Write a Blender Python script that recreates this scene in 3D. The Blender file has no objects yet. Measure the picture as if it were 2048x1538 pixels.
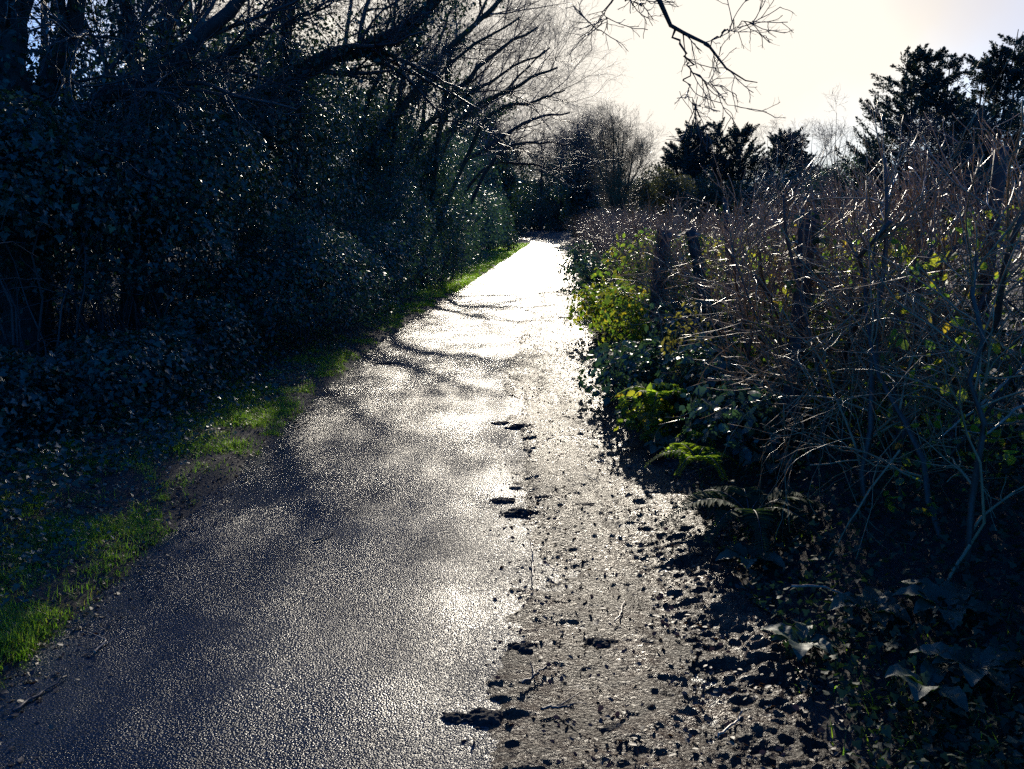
import bpy, math, numpy as np
from math import radians
C = bpy.context.scene.collection
RNG = np.random.default_rng(11)
SUN_EL, SUN_AZ = 20.0, 4.5          # azimuth measured clockwise from +Y (the lane's direction)

# ------------------------------------------------------------------ camera geometry
CAM_H, PITCH, FPX = 1.65, radians(11.2), 1658.0
cp, sp = math.cos(PITCH), math.sin(PITCH)
def at(px, py, Y):
    a = (px - 1024) / FPX; b = (py - 769) / FPX
    d = np.array([a, cp - b*sp, -(sp + b*cp)])
    return np.array([0, 0, CAM_H]) + d * (Y / d[1])
def on_ground(px, py):
    a = (px - 1024) / FPX; b = (py - 769) / FPX
    d = np.array([a, cp - b*sp, -(sp + b*cp)])
    p = np.array([0, 0, CAM_H]) + d * (CAM_H / -d[2])
    return p[0], p[1]

# ------------------------------------------------------------------ noise
def _hash(ix, iy, iz, seed):
    h = (ix.astype(np.int64)*374761393 + iy.astype(np.int64)*668265263 + iz.astype(np.int64)*2147483647 + seed*974711) & 0xffffffff
    h = ((h ^ (h >> 13)) * 1274126177) & 0xffffffff
    h = (h ^ (h >> 16)) & 0xffffff
    return h / float(0xffffff)
def vnoise(x, y, z=None, seed=0):
    x = np.asarray(x, float); y = np.asarray(y, float)
    z = np.zeros_like(x) if z is None else np.asarray(z, float)
    ix, iy, iz = np.floor(x), np.floor(y), np.floor(z)
    fx, fy, fz = x-ix, y-iy, z-iz
    fx = fx*fx*(3-2*fx); fy = fy*fy*(3-2*fy); fz = fz*fz*(3-2*fz)
    ix, iy, iz = ix.astype(np.int64), iy.astype(np.int64), iz.astype(np.int64)
    def g(a, b, c): return _hash(ix+a, iy+b, iz+c, seed)
    x00 = g(0,0,0)*(1-fx)+g(1,0,0)*fx; x10 = g(0,1,0)*(1-fx)+g(1,1,0)*fx
    x01 = g(0,0,1)*(1-fx)+g(1,0,1)*fx; x11 = g(0,1,1)*(1-fx)+g(1,1,1)*fx
    return (x00*(1-fy)+x10*fy)*(1-fz) + (x01*(1-fy)+x11*fy)*fz
def fbm(x, y, z=None, oct=4, seed=0):
    s = 0; a = .5; f = 1.0; t = 0
    for o in range(oct):
        s = s + a*vnoise(np.asarray(x)*f, np.asarray(y)*f, None if z is None else np.asarray(z)*f, seed+o*17); t += a
        a *= .5; f *= 2.03
    return s/t
def sstep(a, b, x):
    t = np.clip((np.asarray(x, float)-a)/(b-a), 0, 1); return t*t*(3-2*t)

# ------------------------------------------------------------------ the lane
_ty = np.linspace(-30, 400, 4301)
_sl = .064*sstep(8.5, 14, _ty) - .33*sstep(58, 84, _ty)
_cx = np.cumsum(_sl)*(_ty[1]-_ty[0])
_cx = _cx - np.interp(0, _ty, _cx) - .46
def lane(y): return np.interp(y, _ty, _cx)
HALF = 1.40
def gh(x, y):
    """height of the ground"""
    x = np.asarray(x, float); y = np.asarray(y, float)
    s = x - lane(y)
    n1 = fbm(x*1.6, y*1.6, oct=4, seed=3) - .5
    n2 = fbm(x*9, y*9, oct=3, seed=5) - .5
    edge = .16*(fbm(x*0.9, y*0.9, oct=4, seed=8)-.5) + .10*(fbm(x*6, y*6, oct=3, seed=9)-.5)
    L = sstep(HALF-.13, HALF+.10, -s + edge)
    R = sstep(HALF-.10, HALF+.12, s + edge)
    z = -.05 + .085*np.maximum(L, R)
    z = z + L*(.05*n1 + .03*n2) + .30*sstep(2.2, 5.5, -s) + .25*sstep(5, 12, -s)
    z = z + R*(.07*n1 + .05*n2) + .42*sstep(1.45, 2.7, s) + .15*sstep(2.7, 5, s)
    far = sstep(60, 160, np.hypot(x, y))
    return z + far*1.2*(fbm(x*.02, y*.02, seed=21)-.4)

# ------------------------------------------------------------------ mesh building
def link(name, me, mat, parent=None, smooth=True):
    o = bpy.data.objects.new(name, me); C.objects.link(o)
    if mat: me.materials.append(mat)
    if parent: o.parent = parent
    if smooth: me.polygons.foreach_set('use_smooth', np.ones(len(me.polygons), bool))
    return o
def raw_mesh(name, V, loops, totals):
    me = bpy.data.meshes.new(name)
    V = np.ascontiguousarray(V, np.float32)
    me.vertices.add(len(V)); me.vertices.foreach_set('co', V.ravel())
    me.loops.add(len(loops)); me.loops.foreach_set('vertex_index', np.ascontiguousarray(loops, np.int32))
    me.polygons.add(len(totals))
    st = np.concatenate([[0], np.cumsum(totals)[:-1]]).astype(np.int32)
    me.polygons.foreach_set('loop_start', st)
    me.polygons.foreach_set('loop_total', np.ascontiguousarray(totals, np.int32))
    me.update(calc_edges=True); me.validate()
    return me
def grid_mesh(name, X, Y, Z, mat, parent=None):
    n, m = X.shape
    V = np.stack([X, Y, Z], -1).reshape(-1, 3)
    i = np.arange(n-1)[:, None]*m + np.arange(m-1)[None, :]
    F = np.stack([i, i+1, i+m+1, i+m], -1).reshape(-1, 4)
    # grids are built with x along axis 1 and y along axis 0: this winding faces up
    return link(name, raw_mesh(name, V, F.ravel(), np.full(len(F), 4)), mat, parent)
def norm(v): return v/np.maximum(np.linalg.norm(v, axis=-1, keepdims=True), 1e-9)

TM = {
 'oval': (np.array([(0,0,0),(-.30,.28,.05),(-.27,.66,.03),(0,1,-.08),(.27,.66,.03),(.30,.28,.05),(0,.28,-.02),(0,.66,-.03)]),
          [(0,6,1),(1,6,7,2),(2,7,3),(0,5,6),(5,4,7,6),(4,3,7)]),
 'diamond': (np.array([(0,0,0),(-.34,.45,.06),(0,1,-.05),(.34,.45,.06)]), [(0,2,1),(0,3,2)]),
 'ivy': (np.array([(0,.05,0),(-.28,-.08,.03),(-.56,.20,.06),(-.30,.42,.03),(-.22,.62,.02),(0,1,-.08),(.22,.62,.02),(.30,.42,.03),(.56,.20,.06),(.28,-.08,.03),(0,.40,-.03)]),
         [(0,10,1),(1,10,3,2),(3,10,4),(4,10,5),(10,6,5),(10,7,6),(10,9,8,7),(10,0,9)]),
 'needle': (np.array([(0,0,0),(-.10,.4,.02),(0,1,0),(.10,.4,.02)]), [(0,2,1),(0,3,2)]),
 'toothed': (np.array([(0,0,0),(-.26,.15,.04),(-.24,.27,.03),(-.36,.36,.05),(-.26,.5,.03),(-.30,.6,.04),(-.13,.78,.0),(0,1,-.1),
                       (.13,.78,0),(.30,.6,.04),(.26,.5,.03),(.36,.36,.05),(.24,.27,.03),(.26,.15,.04),(0,.3,-.02),(0,.62,-.03)]),
             [(0,14,2,1),(2,14,4,3),(4,14,15,5),(5,15,6),(6,15,7),(0,13,12,14),(12,11,10,14),(10,9,15,14),(9,8,15),(8,7,15)]),
}
def leaf_mesh(name, P, N, T, S, tm, mat, parent=None, wid=None):
    V0, F0 = TM[tm]
    P = np.asarray(P); N = norm(N); T = norm(T - (T*N).sum(-1, keepdims=True)*N); Rr = np.cross(T, N)
    S = np.broadcast_to(S, (len(P),))
    w = np.ones(len(P)) if wid is None else np.broadcast_to(wid, (len(P),))
    V = (V0[None,:,0,None]*Rr[:,None]*w[:,None,None] + V0[None,:,1,None]*T[:,None] + V0[None,:,2,None]*N[:,None])*S[:,None,None] + P[:,None]
    k = len(V0)
    l0 = np.concatenate([np.array(f) for f in F0]); t0 = np.array([len(f) for f in F0])
    L = (np.arange(len(P))[:,None]*k + l0[None]).ravel()
    return link(name, raw_mesh(name, V.reshape(-1,3), L, np.tile(t0, len(P))), mat, parent, smooth=False)

class Tubes:
    """collects batches of polylines (M,n,3) with radii (M,n) and makes ONE mesh of tubes"""
    def __init__(self): self.b = []
    def add(self, P, R, sides=4):
        P = np.asarray(P, float); R = np.asarray(R, float)
        if P.ndim == 2: P = P[None]; R = R[None]
        self.b.append((P, R, sides)); return self
    def build(self, name, mat, parent=None):
        Vs, Ls, Ts, off = [], [], [], 0
        for P, R, k in self.b:
            M, n, _ = P.shape
            T = norm(np.gradient(P, axis=1))
            ref = norm(np.cross(T[:,0]+1e-4, np.array([.31,.57,.76])))[:,None]
            A = norm(ref - (ref*T).sum(-1, keepdims=True)*T); B = np.cross(T, A)
            an = np.arange(k)*2*math.pi/k
            ring = (A[:,:,None]*np.cos(an)[None,None,:,None] + B[:,:,None]*np.sin(an)[None,None,:,None])*R[:,:,None,None]
            V = (P[:,:,None]+ring).reshape(-1,3)
            base = off + (np.arange(M)*n*k)[:,None,None] + (np.arange(n-1)*k)[None,:,None]
            j = np.arange(k)[None,None,:]; j2 = (np.arange(k)+1)%k
            F = np.stack([base+j, base+j2, base+k+j2, base+k+j], -1).reshape(-1,4)
            Vs.append(V); Ls.append(F.ravel()); Ts.append(np.full(len(F), 4))
            capb = off + (np.arange(M)*n*k)[:,None] + ((n-1)*k) + np.arange(k)[None]
            Ls.append(capb.ravel()); Ts.append(np.full(M, k)); off += len(V)
        return link(name, raw_mesh(name, np.concatenate(Vs), np.concatenate(Ls), np.concatenate(Ts)), mat, parent)

def smooth_path(pts, n):
    pts = np.asarray(pts, float); m = len(pts)
    t = np.linspace(0, m-1, n); out = np.zeros((n, pts.shape[1]))
    ext = np.vstack([2*pts[0]-pts[1], pts, 2*pts[-1]-pts[-2]])
    for q, tt in enumerate(t):
        i = min(int(tt), m-2); u = tt-i
        p0, p1, p2, p3 = ext[i], ext[i+1], ext[i+2], ext[i+3]
        out[q] = .5*((2*p1)+(-p0+p2)*u+(2*p0-5*p1+4*p2-p3)*u*u+(-p0+3*p1-3*p2+p3)*u**3)
    return out
def spawn(P, R, k, t0, t1, ang, ln, n, wander, up, rr, rng, taper=.25, rmin=.0012, droop=0):
    """k children on each parent polyline, all at once"""
    M, m, _ = P.shape
    t = rng.uniform(t0, t1, (M, k))*(m-1); i = np.minimum(t.astype(int), m-2); u = (t-i)[..., None]
    r_ = np.arange(M)[:, None]
    st = P[r_, i]*(1-u)+P[r_, i+1]*u; tan = norm(P[r_, i+1]-P[r_, i])
    rad = (R[r_, i]*(1-u[..., 0])+R[r_, i+1]*u[..., 0])*rr
    q = norm(np.cross(tan, rng.normal(size=(M, k, 3))))
    a = rng.uniform(ang[0], ang[1], (M, k))[..., None]
    d = norm(tan*np.cos(a)+q*np.sin(a)); d[..., 2] += up; d = norm(d)
    st = st.reshape(-1, 3); d = d.reshape(-1, 3); rad = np.maximum(rad.reshape(-1), rmin)
    L = rng.uniform(ln[0], ln[1], len(st))*(1.15-.5*(t.reshape(-1)/(m-1)))
    W = np.cumsum(rng.normal(0, wander, (len(st), n-1, 3)), axis=1)
    dd = d[:, None]+W; dd[..., 2] += (up*.5-droop)*np.linspace(0, 1, n-1)[None]
    dd = norm(dd)
    pts = np.concatenate([st[:, None], st[:, None]+np.cumsum(dd*(L/(n-1))[:, None, None], axis=1)], axis=1)
    rads = rad[:, None]*np.linspace(1, taper, n)[None]
    return pts, np.maximum(rads, rmin*.8)

# ------------------------------------------------------------------ things
def tag(o, label=None, cat=None, group=None, kind=None):
    if label: o['label'] = label
    if cat: o['category'] = cat
    if group: o['group'] = group
    if kind: o['kind'] = kind
    return o
def thing(name, label, cat, loc, group=None):
    o = bpy.data.objects.new(name, None); C.objects.link(o); o.empty_display_size = .2
    return tag(o, label, cat, group)          # empties stay at the origin frame; meshes carry world coordinates
def seat(root, loc):
    """move the empty to the thing's base, keeping its parts where they are"""
    root.location = tuple(float(v) for v in loc)
    bpy.context.view_layer.update()
    def kids(o): return [c for c in bpy.data.objects if c.parent == o]
    for c in kids(root): c.location = (-root.location[0], -root.location[1], -root.location[2])

# ------------------------------------------------------------------ materials
def mat(name):
    m = bpy.data.materials.new(name); m.use_nodes = True
    nt = m.node_tree; nt.nodes.clear(); return m, nt
def N(nt, t, **kw):
    n = nt.nodes.new(t)
    for k, v in kw.items():
        if k in n.inputs: n.inputs[k].default_value = v
        else: setattr(n, k, v)
    return n
def ramp(nt, fac, stops):
    r = N(nt, 'ShaderNodeValToRGB'); nt.links.new(fac, r.inputs['Fac'])
    e = r.color_ramp.elements
    e[0].position, e[0].color = stops[0][0], (*stops[0][1], 1)
    e[1].position, e[1].color = stops[-1][0], (*stops[-1][1], 1)
    for p, c in stops[1:-1]:
        q = e.new(p); q.color = (*c, 1)
    return r
def leaf_mat(name, stops, rough=.32, transl=.2, tcol=(.12,.2,.02), spec=.5, tvar=None):
    m, nt = mat(name); L = nt.links.new
    g = N(nt, 'ShaderNodeNewGeometry')
    r = ramp(nt, g.outputs['Random Per Island'], stops)
    b = N(nt, 'ShaderNodeBsdfPrincipled', Roughness=rough); b.inputs['Specular IOR Level'].default_value = spec
    L(r.outputs['Color'], b.inputs['Base Color'])
    t = N(nt, 'ShaderNodeBsdfTranslucent')
    if tvar:
        w = N(nt, 'ShaderNodeMath', operation='FRACT'); x = N(nt, 'ShaderNodeMath', operation='MULTIPLY'); x.inputs[1].default_value = 7.31
        L(g.outputs['Random Per Island'], x.inputs[0]); L(x.outputs[0], w.inputs[0])
        r2 = ramp(nt, w.outputs[0], tvar); L(r2.outputs['Color'], t.inputs['Color'])
    else: t.inputs['Color'].default_value = (*tcol, 1)
    nz = N(nt, 'ShaderNodeTexNoise', Scale=60.0); tc = N(nt, 'ShaderNodeTexCoord'); L(tc.outputs['Object'], nz.inputs['Vector'])
    bp = N(nt, 'ShaderNodeBump', Strength=.35, Distance=.004); L(nz.outputs['Fac'], bp.inputs['Height']); L(bp.outputs['Normal'], b.inputs['Normal'])
    x = N(nt, 'ShaderNodeMixShader'); x.inputs[0].default_value = transl
    o = N(nt, 'ShaderNodeOutputMaterial'); L(b.outputs[0], x.inputs[1]); L(t.outputs[0], x.inputs[2]); L(x.outputs[0], o.inputs['Surface'])
    return m
def bark_mat(name, ca, cb, rough=.7, scale=30.0, bump=.5, dist=.01):
    m, nt = mat(name); L = nt.links.new
    tc = N(nt, 'ShaderNodeTexCoord'); nz = N(nt, 'ShaderNodeTexNoise', Scale=scale, Detail=5.0, Roughness=.65)
    mp = N(nt, 'ShaderNodeMapping'); mp.inputs['Scale'].default_value = (1, 1, .35)
    L(tc.outputs['Object'], mp.inputs['Vector']); L(mp.outputs[0], nz.inputs['Vector'])
    r = ramp(nt, nz.outputs['Fac'], [(.3, ca), (.7, cb)])
    b = N(nt, 'ShaderNodeBsdfPrincipled', Roughness=rough); L(r.outputs['Color'], b.inputs['Base Color'])
    bp = N(nt, 'ShaderNodeBump', Strength=bump, Distance=dist); L(nz.outputs['Fac'], bp.inputs['Height']); L(bp.outputs['Normal'], b.inputs['Normal'])
    o = N(nt, 'ShaderNodeOutputMaterial'); L(b.outputs[0], o.inputs['Surface'])
    return m

M = {}
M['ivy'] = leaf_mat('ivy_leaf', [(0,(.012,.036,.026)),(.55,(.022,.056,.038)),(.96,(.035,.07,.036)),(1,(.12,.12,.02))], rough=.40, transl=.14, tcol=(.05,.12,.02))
M['bush'] = leaf_mat('bush_leaf', [(0,(.018,.044,.038)),(.6,(.030,.066,.052)),(.96,(.05,.09,.045)),(1,(.16,.14,.02))], rough=.40, transl=.22, tcol=(.09,.20,.07))
M['bright'] = leaf_mat('bright_leaf', [(0,(.02,.05,.018)),(.6,(.035,.075,.022)),(1,(.07,.11,.03))], rough=.40, transl=.55,
                       tvar=[(0,(.16,.34,.03)),(.5,(.34,.50,.04)),(.85,(.62,.62,.04)),(1,(.7,.5,.04))])
M['bankivy'] = leaf_mat('bank_ivy_leaf', [(0,(.010,.026,.016)),(.6,(.018,.040,.024)),(1,(.03,.055,.025))], rough=.6, transl=.12, tcol=(.06,.14,.02), spec=.15)
M['dock'] = leaf_mat('dock_leaf', [(0,(.016,.045,.028)),(1,(.028,.066,.038))], rough=.58, transl=.2, tcol=(.12,.24,.03))
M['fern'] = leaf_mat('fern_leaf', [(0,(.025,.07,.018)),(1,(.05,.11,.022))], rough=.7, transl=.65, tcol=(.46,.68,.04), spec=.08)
M['shaded_fern'] = leaf_mat('shaded_fern_leaf', [(0,(.012,.032,.018)),(1,(.02,.045,.022))], rough=.7, transl=.2, tcol=(.06,.12,.03), spec=.06)  # darker copy of the fern leaf, shade put into its colour
M['withered'] = leaf_mat('withered_leaf', [(0,(.05,.05,.02)),(.5,(.08,.08,.025)),(1,(.12,.085,.035))], rough=.6, transl=.4, tcol=(.35,.33,.05))
M['olive'] = leaf_mat('olive_leaf', [(0,(.03,.04,.018)),(.6,(.045,.052,.02)),(1,(.07,.06,.03))], rough=.6, transl=.2, tcol=(.14,.15,.04))
M['grass'] = leaf_mat('grass_blade', [(0,(.026,.065,.012)),(.6,(.05,.105,.016)),(.88,(.085,.13,.03)),(1,(.18,.14,.07))], rough=.4, transl=.55,
                      tvar=[(0,(.28,.62,.03)),(.8,(.45,.75,.04)),(1,(.55,.55,.06))])
M['conifer'] = leaf_mat('conifer_spray', [(0,(.012,.03,.024)),(.7,(.02,.045,.03)),(1,(.03,.06,.032))], rough=.6, transl=.08, tcol=(.06,.1,.03))
M['litter'] = leaf_mat('dead_leaf', [(0,(.012,.008,.006)),(.7,(.035,.021,.012)),(.96,(.07,.045,.025)),(1,(.14,.10,.055))], rough=.55, transl=.08, tcol=(.2,.1,.03))
M['bark'] = bark_mat('bark_dark', (.012,.011,.009), (.04,.035,.028), .75, 26)
M['mossbark'] = bark_mat('bark_mossy', (.018,.022,.010), (.05,.05,.024), .75, 18)
M['twig'] = bark_mat('twig_bark', (.026,.022,.018), (.075,.058,.05), .48, 60, .3, .003)
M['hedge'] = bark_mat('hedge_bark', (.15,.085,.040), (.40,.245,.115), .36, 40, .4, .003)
M['willow'] = bark_mat('willow_twig', (.12,.085,.035), (.26,.19,.085), .45, 40, .4, .003)
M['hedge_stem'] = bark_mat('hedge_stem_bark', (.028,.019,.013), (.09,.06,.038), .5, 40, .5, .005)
M['straw'] = bark_mat('dead_stem', (.20,.14,.09), (.38,.29,.20), .4, 50, .3, .002)
M['wood'] = bark_mat('weathered_post', (.02,.018,.016), (.06,.05,.042), .7, 22, .7, .012)

def asphalt():
    m, nt = mat('asphalt'); L = nt.links.new
    tc = N(nt, 'ShaderNodeTexCoord'); co = tc.outputs['Object']
    v = N(nt, 'ShaderNodeTexVoronoi', Scale=128.0); v.inputs['Randomness'].default_value = 1.0; L(co, v.inputs['Vector'])
    v2 = N(nt, 'ShaderNodeTexVoronoi', Scale=270.0); L(co, v2.inputs['Vector'])
    big = N(nt, 'ShaderNodeTexNoise', Scale=.9, Detail=6.0, Roughness=.6); L(co, big.inputs['Vector'])
    # each stone is a dome of its own height
    dome = N(nt, 'ShaderNodeMapRange'); dome.inputs['From Max'].default_value = .75; dome.inputs['To Min'].default_value = 1; dome.inputs['To Max'].default_value = 0
    L(v.outputs['Distance'], dome.inputs['Value'])
    sep = N(nt, 'ShaderNodeSeparateColor'); L(v.outputs['Color'], sep.inputs['Color'])
    hm = N(nt, 'ShaderNodeMath', operation='MULTIPLY_ADD'); hm.inputs[1].default_value = .9
    L(sep.outputs[0], hm.inputs[0]); L(dome.outputs[0], hm.inputs[2])
    fine = N(nt, 'ShaderNodeMath', operation='MULTIPLY_ADD'); fine.inputs[1].default_value = -.35
    L(v2.outputs['Distance'], fine.inputs[0]); L(hm.outputs[0], fine.inputs[2])
    bp = N(nt, 'ShaderNodeBump', Strength=.85, Distance=.0042); L(fine.outputs[0], bp.inputs['Height'])
    wav = N(nt, 'ShaderNodeTexNoise', Scale=2.2, Detail=3.0); L(co, wav.inputs['Vector'])
    bs = N(nt, 'ShaderNodeTexNoise', Scale=1.7, Detail=4.0); L(co, bs.inputs['Vector']); bsr = ramp(nt, bs.outputs['Fac'], [(.32,(.40,.40,.40)),(.68,(.88,.88,.88))]); L(bsr.outputs['Color'], bp.inputs['Strength'])
    bp2 = N(nt, 'ShaderNodeBump', Strength=.25, Distance=.05); L(wav.outputs['Fac'], bp2.inputs['Height']); L(bp2.outputs['Normal'], bp.inputs['Normal'])
    col = ramp(nt, sep.outputs[1], [(0,(.006,.012,.019)),(.7,(.012,.021,.031)),(1,(.045,.047,.052))])
    b = N(nt, 'ShaderNodeBsdfPrincipled'); b.inputs['Specular IOR Level'].default_value = .31
    rr = ramp(nt, big.outputs['Fac'], [(.3,(.22,.22,.22)),(.7,(.36,.36,.36))])
    L(rr.outputs['Color'], b.inputs['Roughness']); L(col.outputs['Color'], b.inputs['Base Color']); L(bp.outputs['Normal'], b.inputs['Normal'])
    o = N(nt, 'ShaderNodeOutputMaterial'); L(b.outputs[0], o.inputs['Surface']); return m
def soil(name, ca, cb, rough, scale, bump, dist):
    m, nt = mat(name); L = nt.links.new
    tc = N(nt, 'ShaderNodeTexCoord'); co = tc.outputs['Object']
    n1 = N(nt, 'ShaderNodeTexNoise', Scale=scale, Detail=8.0, Roughness=.7); L(co, n1.inputs['Vector'])
    n2 = N(nt, 'ShaderNodeTexNoise', Scale=scale*.08, Detail=5.0, Roughness=.6); L(co, n2.inputs['Vector'])
    r = ramp(nt, n2.outputs['Fac'], [(.3, ca), (.7, cb)])
    b = N(nt, 'ShaderNodeBsdfPrincipled', Roughness=rough); L(r.outputs['Color'], b.inputs['Base Color'])
    bp = N(nt, 'ShaderNodeBump', Strength=bump, Distance=dist); L(n1.outputs['Fac'], bp.inputs['Height']); L(bp.outputs['Normal'], b.inputs['Normal'])
    o = N(nt, 'ShaderNodeOutputMaterial'); L(b.outputs[0], o.inputs['Surface']); return m
def mud():
    m, nt = mat('wet_mud'); L = nt.links.new
    tc = N(nt, 'ShaderNodeTexCoord'); co = tc.outputs['Object']
    big = N(nt, 'ShaderNodeTexNoise', Scale=5.0, Detail=6.0, Roughness=.65); L(co, big.inputs['Vector'])
    n1 = N(nt, 'ShaderNodeTexNoise', Scale=38.0, Detail=6.0, Roughness=.75); L(co, n1.inputs['Vector'])
    v = N(nt, 'ShaderNodeTexVoronoi', Scale=88.0); L(co, v.inputs['Vector'])
    sep = N(nt, 'ShaderNodeSeparateColor'); L(v.outputs['Color'], sep.inputs['Color'])
    a = N(nt, 'ShaderNodeMath', operation='MULTIPLY_ADD'); a.inputs[1].default_value = -1.3; L(v.outputs['Distance'], a.inputs[0]); L(sep.outputs[0], a.inputs[2])
    c = N(nt, 'ShaderNodeMath', operation='MULTIPLY_ADD'); c.inputs[1].default_value = 3.2; L(n1.outputs['Fac'], c.inputs[0]); L(a.outputs[0], c.inputs[2])
    bp = N(nt, 'ShaderNodeBump', Strength=1.0, Distance=.0085); L(c.outputs[0], bp.inputs['Height'])
    r = ramp(nt, big.outputs['Fac'], [(.35,(.016,.010,.007)),(.5,(.045,.028,.019)),(.65,(.10,.062,.042))])
    rg = ramp(nt, big.outputs['Fac'], [(.35,(.46,.46,.46)),(.65,(.25,.25,.25))])
    b = N(nt, 'ShaderNodeBsdfPrincipled'); b.inputs['Specular IOR Level'].default_value = .22; L(r.outputs['Color'], b.inputs['Base Color']); L(rg.outputs['Color'], b.inputs['Roughness']); L(bp.outputs['Normal'], b.inputs['Normal'])
    o = N(nt, 'ShaderNodeOutputMaterial'); L(b.outputs[0], o.inputs['Surface']); return m
M['asphalt'] = asphalt()
M['soil'] = soil('dark_soil', (.010,.008,.006), (.026,.019,.014), .8, 40.0, 1.0, .035)
M['mud'] = mud()

# ------------------------------------------------------------------ setting: ground, road, mud
def spaced(knots):
    out = [knots[0][0]]
    for (a, st0), (b, st1) in zip(knots[:-1], knots[1:]):
        x = a
        while True:
            st = st0+(st1-st0)*min(1, max(0, (x-a)/(b-a))); x += st
            if x >= b: break
            out.append(x)
        out.append(b)
    return np.array(out)
xs = spaced([(-420,60),(-40,6),(-10,.5),(-4,.09),(3.5,.09),(12,.5),(60,6),(420,60)])
ys = spaced([(-30,4),(-2,.4),(1,.07),(10,.08),(26,.2),(70,.6),(120,6),(700,60)])
X, Y = np.meshgrid(xs, ys)
# the fine columns follow the lane's bend so that its ragged edge stays fine
X = X + (lane(Y)+.46)*np.exp(-(X/30)**2)
tag(grid_mesh('ground', X, Y, gh(X, Y), M['soil']), 'dark damp soil under the verges and hedges', kind='structure')

ys = spaced([(-6,.3),(1,.12),(12,.15),(40,.5),(130,1)])
ss = np.linspace(-1.62, 1.62, 45)
S, Y = np.meshgrid(ss, ys)
Zr = .010*(1-(S/1.5)**2) + .016*(fbm((S+20)*1.1, Y*.8, oct=3, seed=31)-.5)
def road_z(s, y): return .010*(1-(s/1.5)**2) + .016*(fbm((s+20)*1.1, y*.8, oct=3, seed=31)-.5)
tag(grid_mesh('road', S+lane(Y), Y, Zr, M['asphalt']), 'narrow damp tarmac lane with coarse chippings', kind='structure')

ys = spaced([(1.4,.008),(4,.011),(7,.022),(12,.05),(30,.16),(90,.6)])
ss = np.linspace(.05, 1.60, 210)
S, Y = np.meshgrid(ss, ys)
XX = S+lane(Y)
prof = -.024 + .040*sstep(.30, .72, S + .62*(fbm(XX*2.0, Y*1.5, oct=5, seed=41)-.5)) + .028*sstep(1.15, 1.5, S)
wob = .05*np.sin(Y*.55)+.03*(fbm(Y*1.5+0*S, 0*S, oct=2, seed=49)-.5)
rut = .005*np.exp(-((S-.72-wob)/.05)**2) + .008*np.exp(-((S-1.08-wob)/.07)**2) - .009*np.exp(-((S-.90-wob)/.06)**2)
mk = sstep(.40, .62, fbm(XX*2.4, Y*1.5, oct=4, seed=47))
clod = (.036*(fbm(XX*5, Y*7, oct=4, seed=43)-.5) + .024*(fbm(XX*15, Y*30, oct=4, seed=44)-.5) + .013*(fbm(XX*44, Y*70, oct=3, seed=45)-.5))*(.8+.7*mk)
clod = clod + .085*np.maximum(0, fbm(XX*7, Y*22, oct=4, seed=46)-.5)*np.exp(-((S-.46-.12*np.sin(Y*1.3))/.16)**2)
tag(grid_mesh('mud_strip', XX, Y, road_z(S, Y)+prof-rut+clod*(.55+.6*sstep(.9,1.4,S)), M['mud']), 'wet brown mud spread over the right side of the lane', kind='structure')

# ------------------------------------------------------------------ stuff: grass, ivy cover, litter
def blades(name, x, y, z, h, w, matl, rng, lean=.5):
    n = len(x); w = np.broadcast_to(w, (n,)); a = rng.uniform(0, 2*math.pi, n); d = np.stack([np.cos(a), np.sin(a)], -1)
    side = np.stack([-d[:,1], d[:,0], np.zeros(n)], -1)
    ln = rng.uniform(.15, lean, n)*h*1.3
    ts = np.array([0, .4, .75, 1]); V = np.zeros((n, 7, 3))
    for k, t in enumerate(ts):
        c = np.stack([x+d[:,0]*ln*t*t, y+d[:,1]*ln*t*t, z+h*t*(1-.25*t*(ln/h))], -1)
        ww = (w*(1-t**1.5)*.5)[:,None]*side
        if k < 3: V[:,2*k] = c-ww; V[:,2*k+1] = c+ww
        else: V[:,6] = c
    l0 = np.array([0,1,3,2, 2,3,5,4, 4,5,6]); t0 = np.array([4,4,3])
    return link(name, raw_mesh(name, V.reshape(-1,3), (np.arange(n)[:,None]*7+l0).ravel(), np.tile(t0, n)), matl, smooth=False)
def scatter(rng, n, y0, y1, s0, s1, dens, pw=1.6):
    y = y0+(y1-y0)*rng.random(n)**pw; s = rng.uniform(s0, s1, n); x = lane(y)+s
    keep = rng.random(n) < dens(s, x, y); return x[keep], y[keep]
rng = np.random.default_rng(5)
def gd(s, x, y):  # tufts, thinning to a low sward between them
    patch = sstep(.42, .62, fbm(x*2.4, y*2.4, oct=4, seed=61))
    patch = .07+.93*patch
    return patch*sstep(-1.34, -1.56, s + .25*(fbm(x*3, y*3, oct=2, seed=62)-.5))*(1-sstep(-2.5, -3.3, s))
cx_, cy_ = scatter(rng, 26000, 2.0, 60, -3.5, -1.3, gd, 2.0)
kb = rng.integers(14, 60, len(cx_)); rd = rng.uniform(.02, .075, len(cx_))*np.where(cy_ > 18, 2, 1); hh = rng.uniform(.025, .08, len(cx_))*np.where(cy_ > 18, 1.6, 1)
x = np.repeat(cx_, kb); y = np.repeat(cy_, kb); h = np.repeat(hh, kb)*rng.uniform(.35, 1.1, kb.sum()); rd = np.repeat(rd, kb)
x = x+rng.normal(0,1,len(x))*rd; y = y+rng.normal(0,1,len(y))*rd
tag(blades('verge_grass', x, y, gh(x, y)-.004, h, np.where(y > 15, .010, .0042), M['grass'], rng, 1.3),
    'bright green tufts of grass along the left road edge', 'grass', kind='stuff')
def gd2(s, x, y): return sstep(.52, .66, fbm(x*2.3, y*2.3, oct=3, seed=67))*sstep(1.4, 1.7, s)*(1-sstep(1.8, 2.4, s))*.6
x, y = scatter(rng, 16000, 2.0, 50, 1.35, 2.5, gd2, 1.8)
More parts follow.
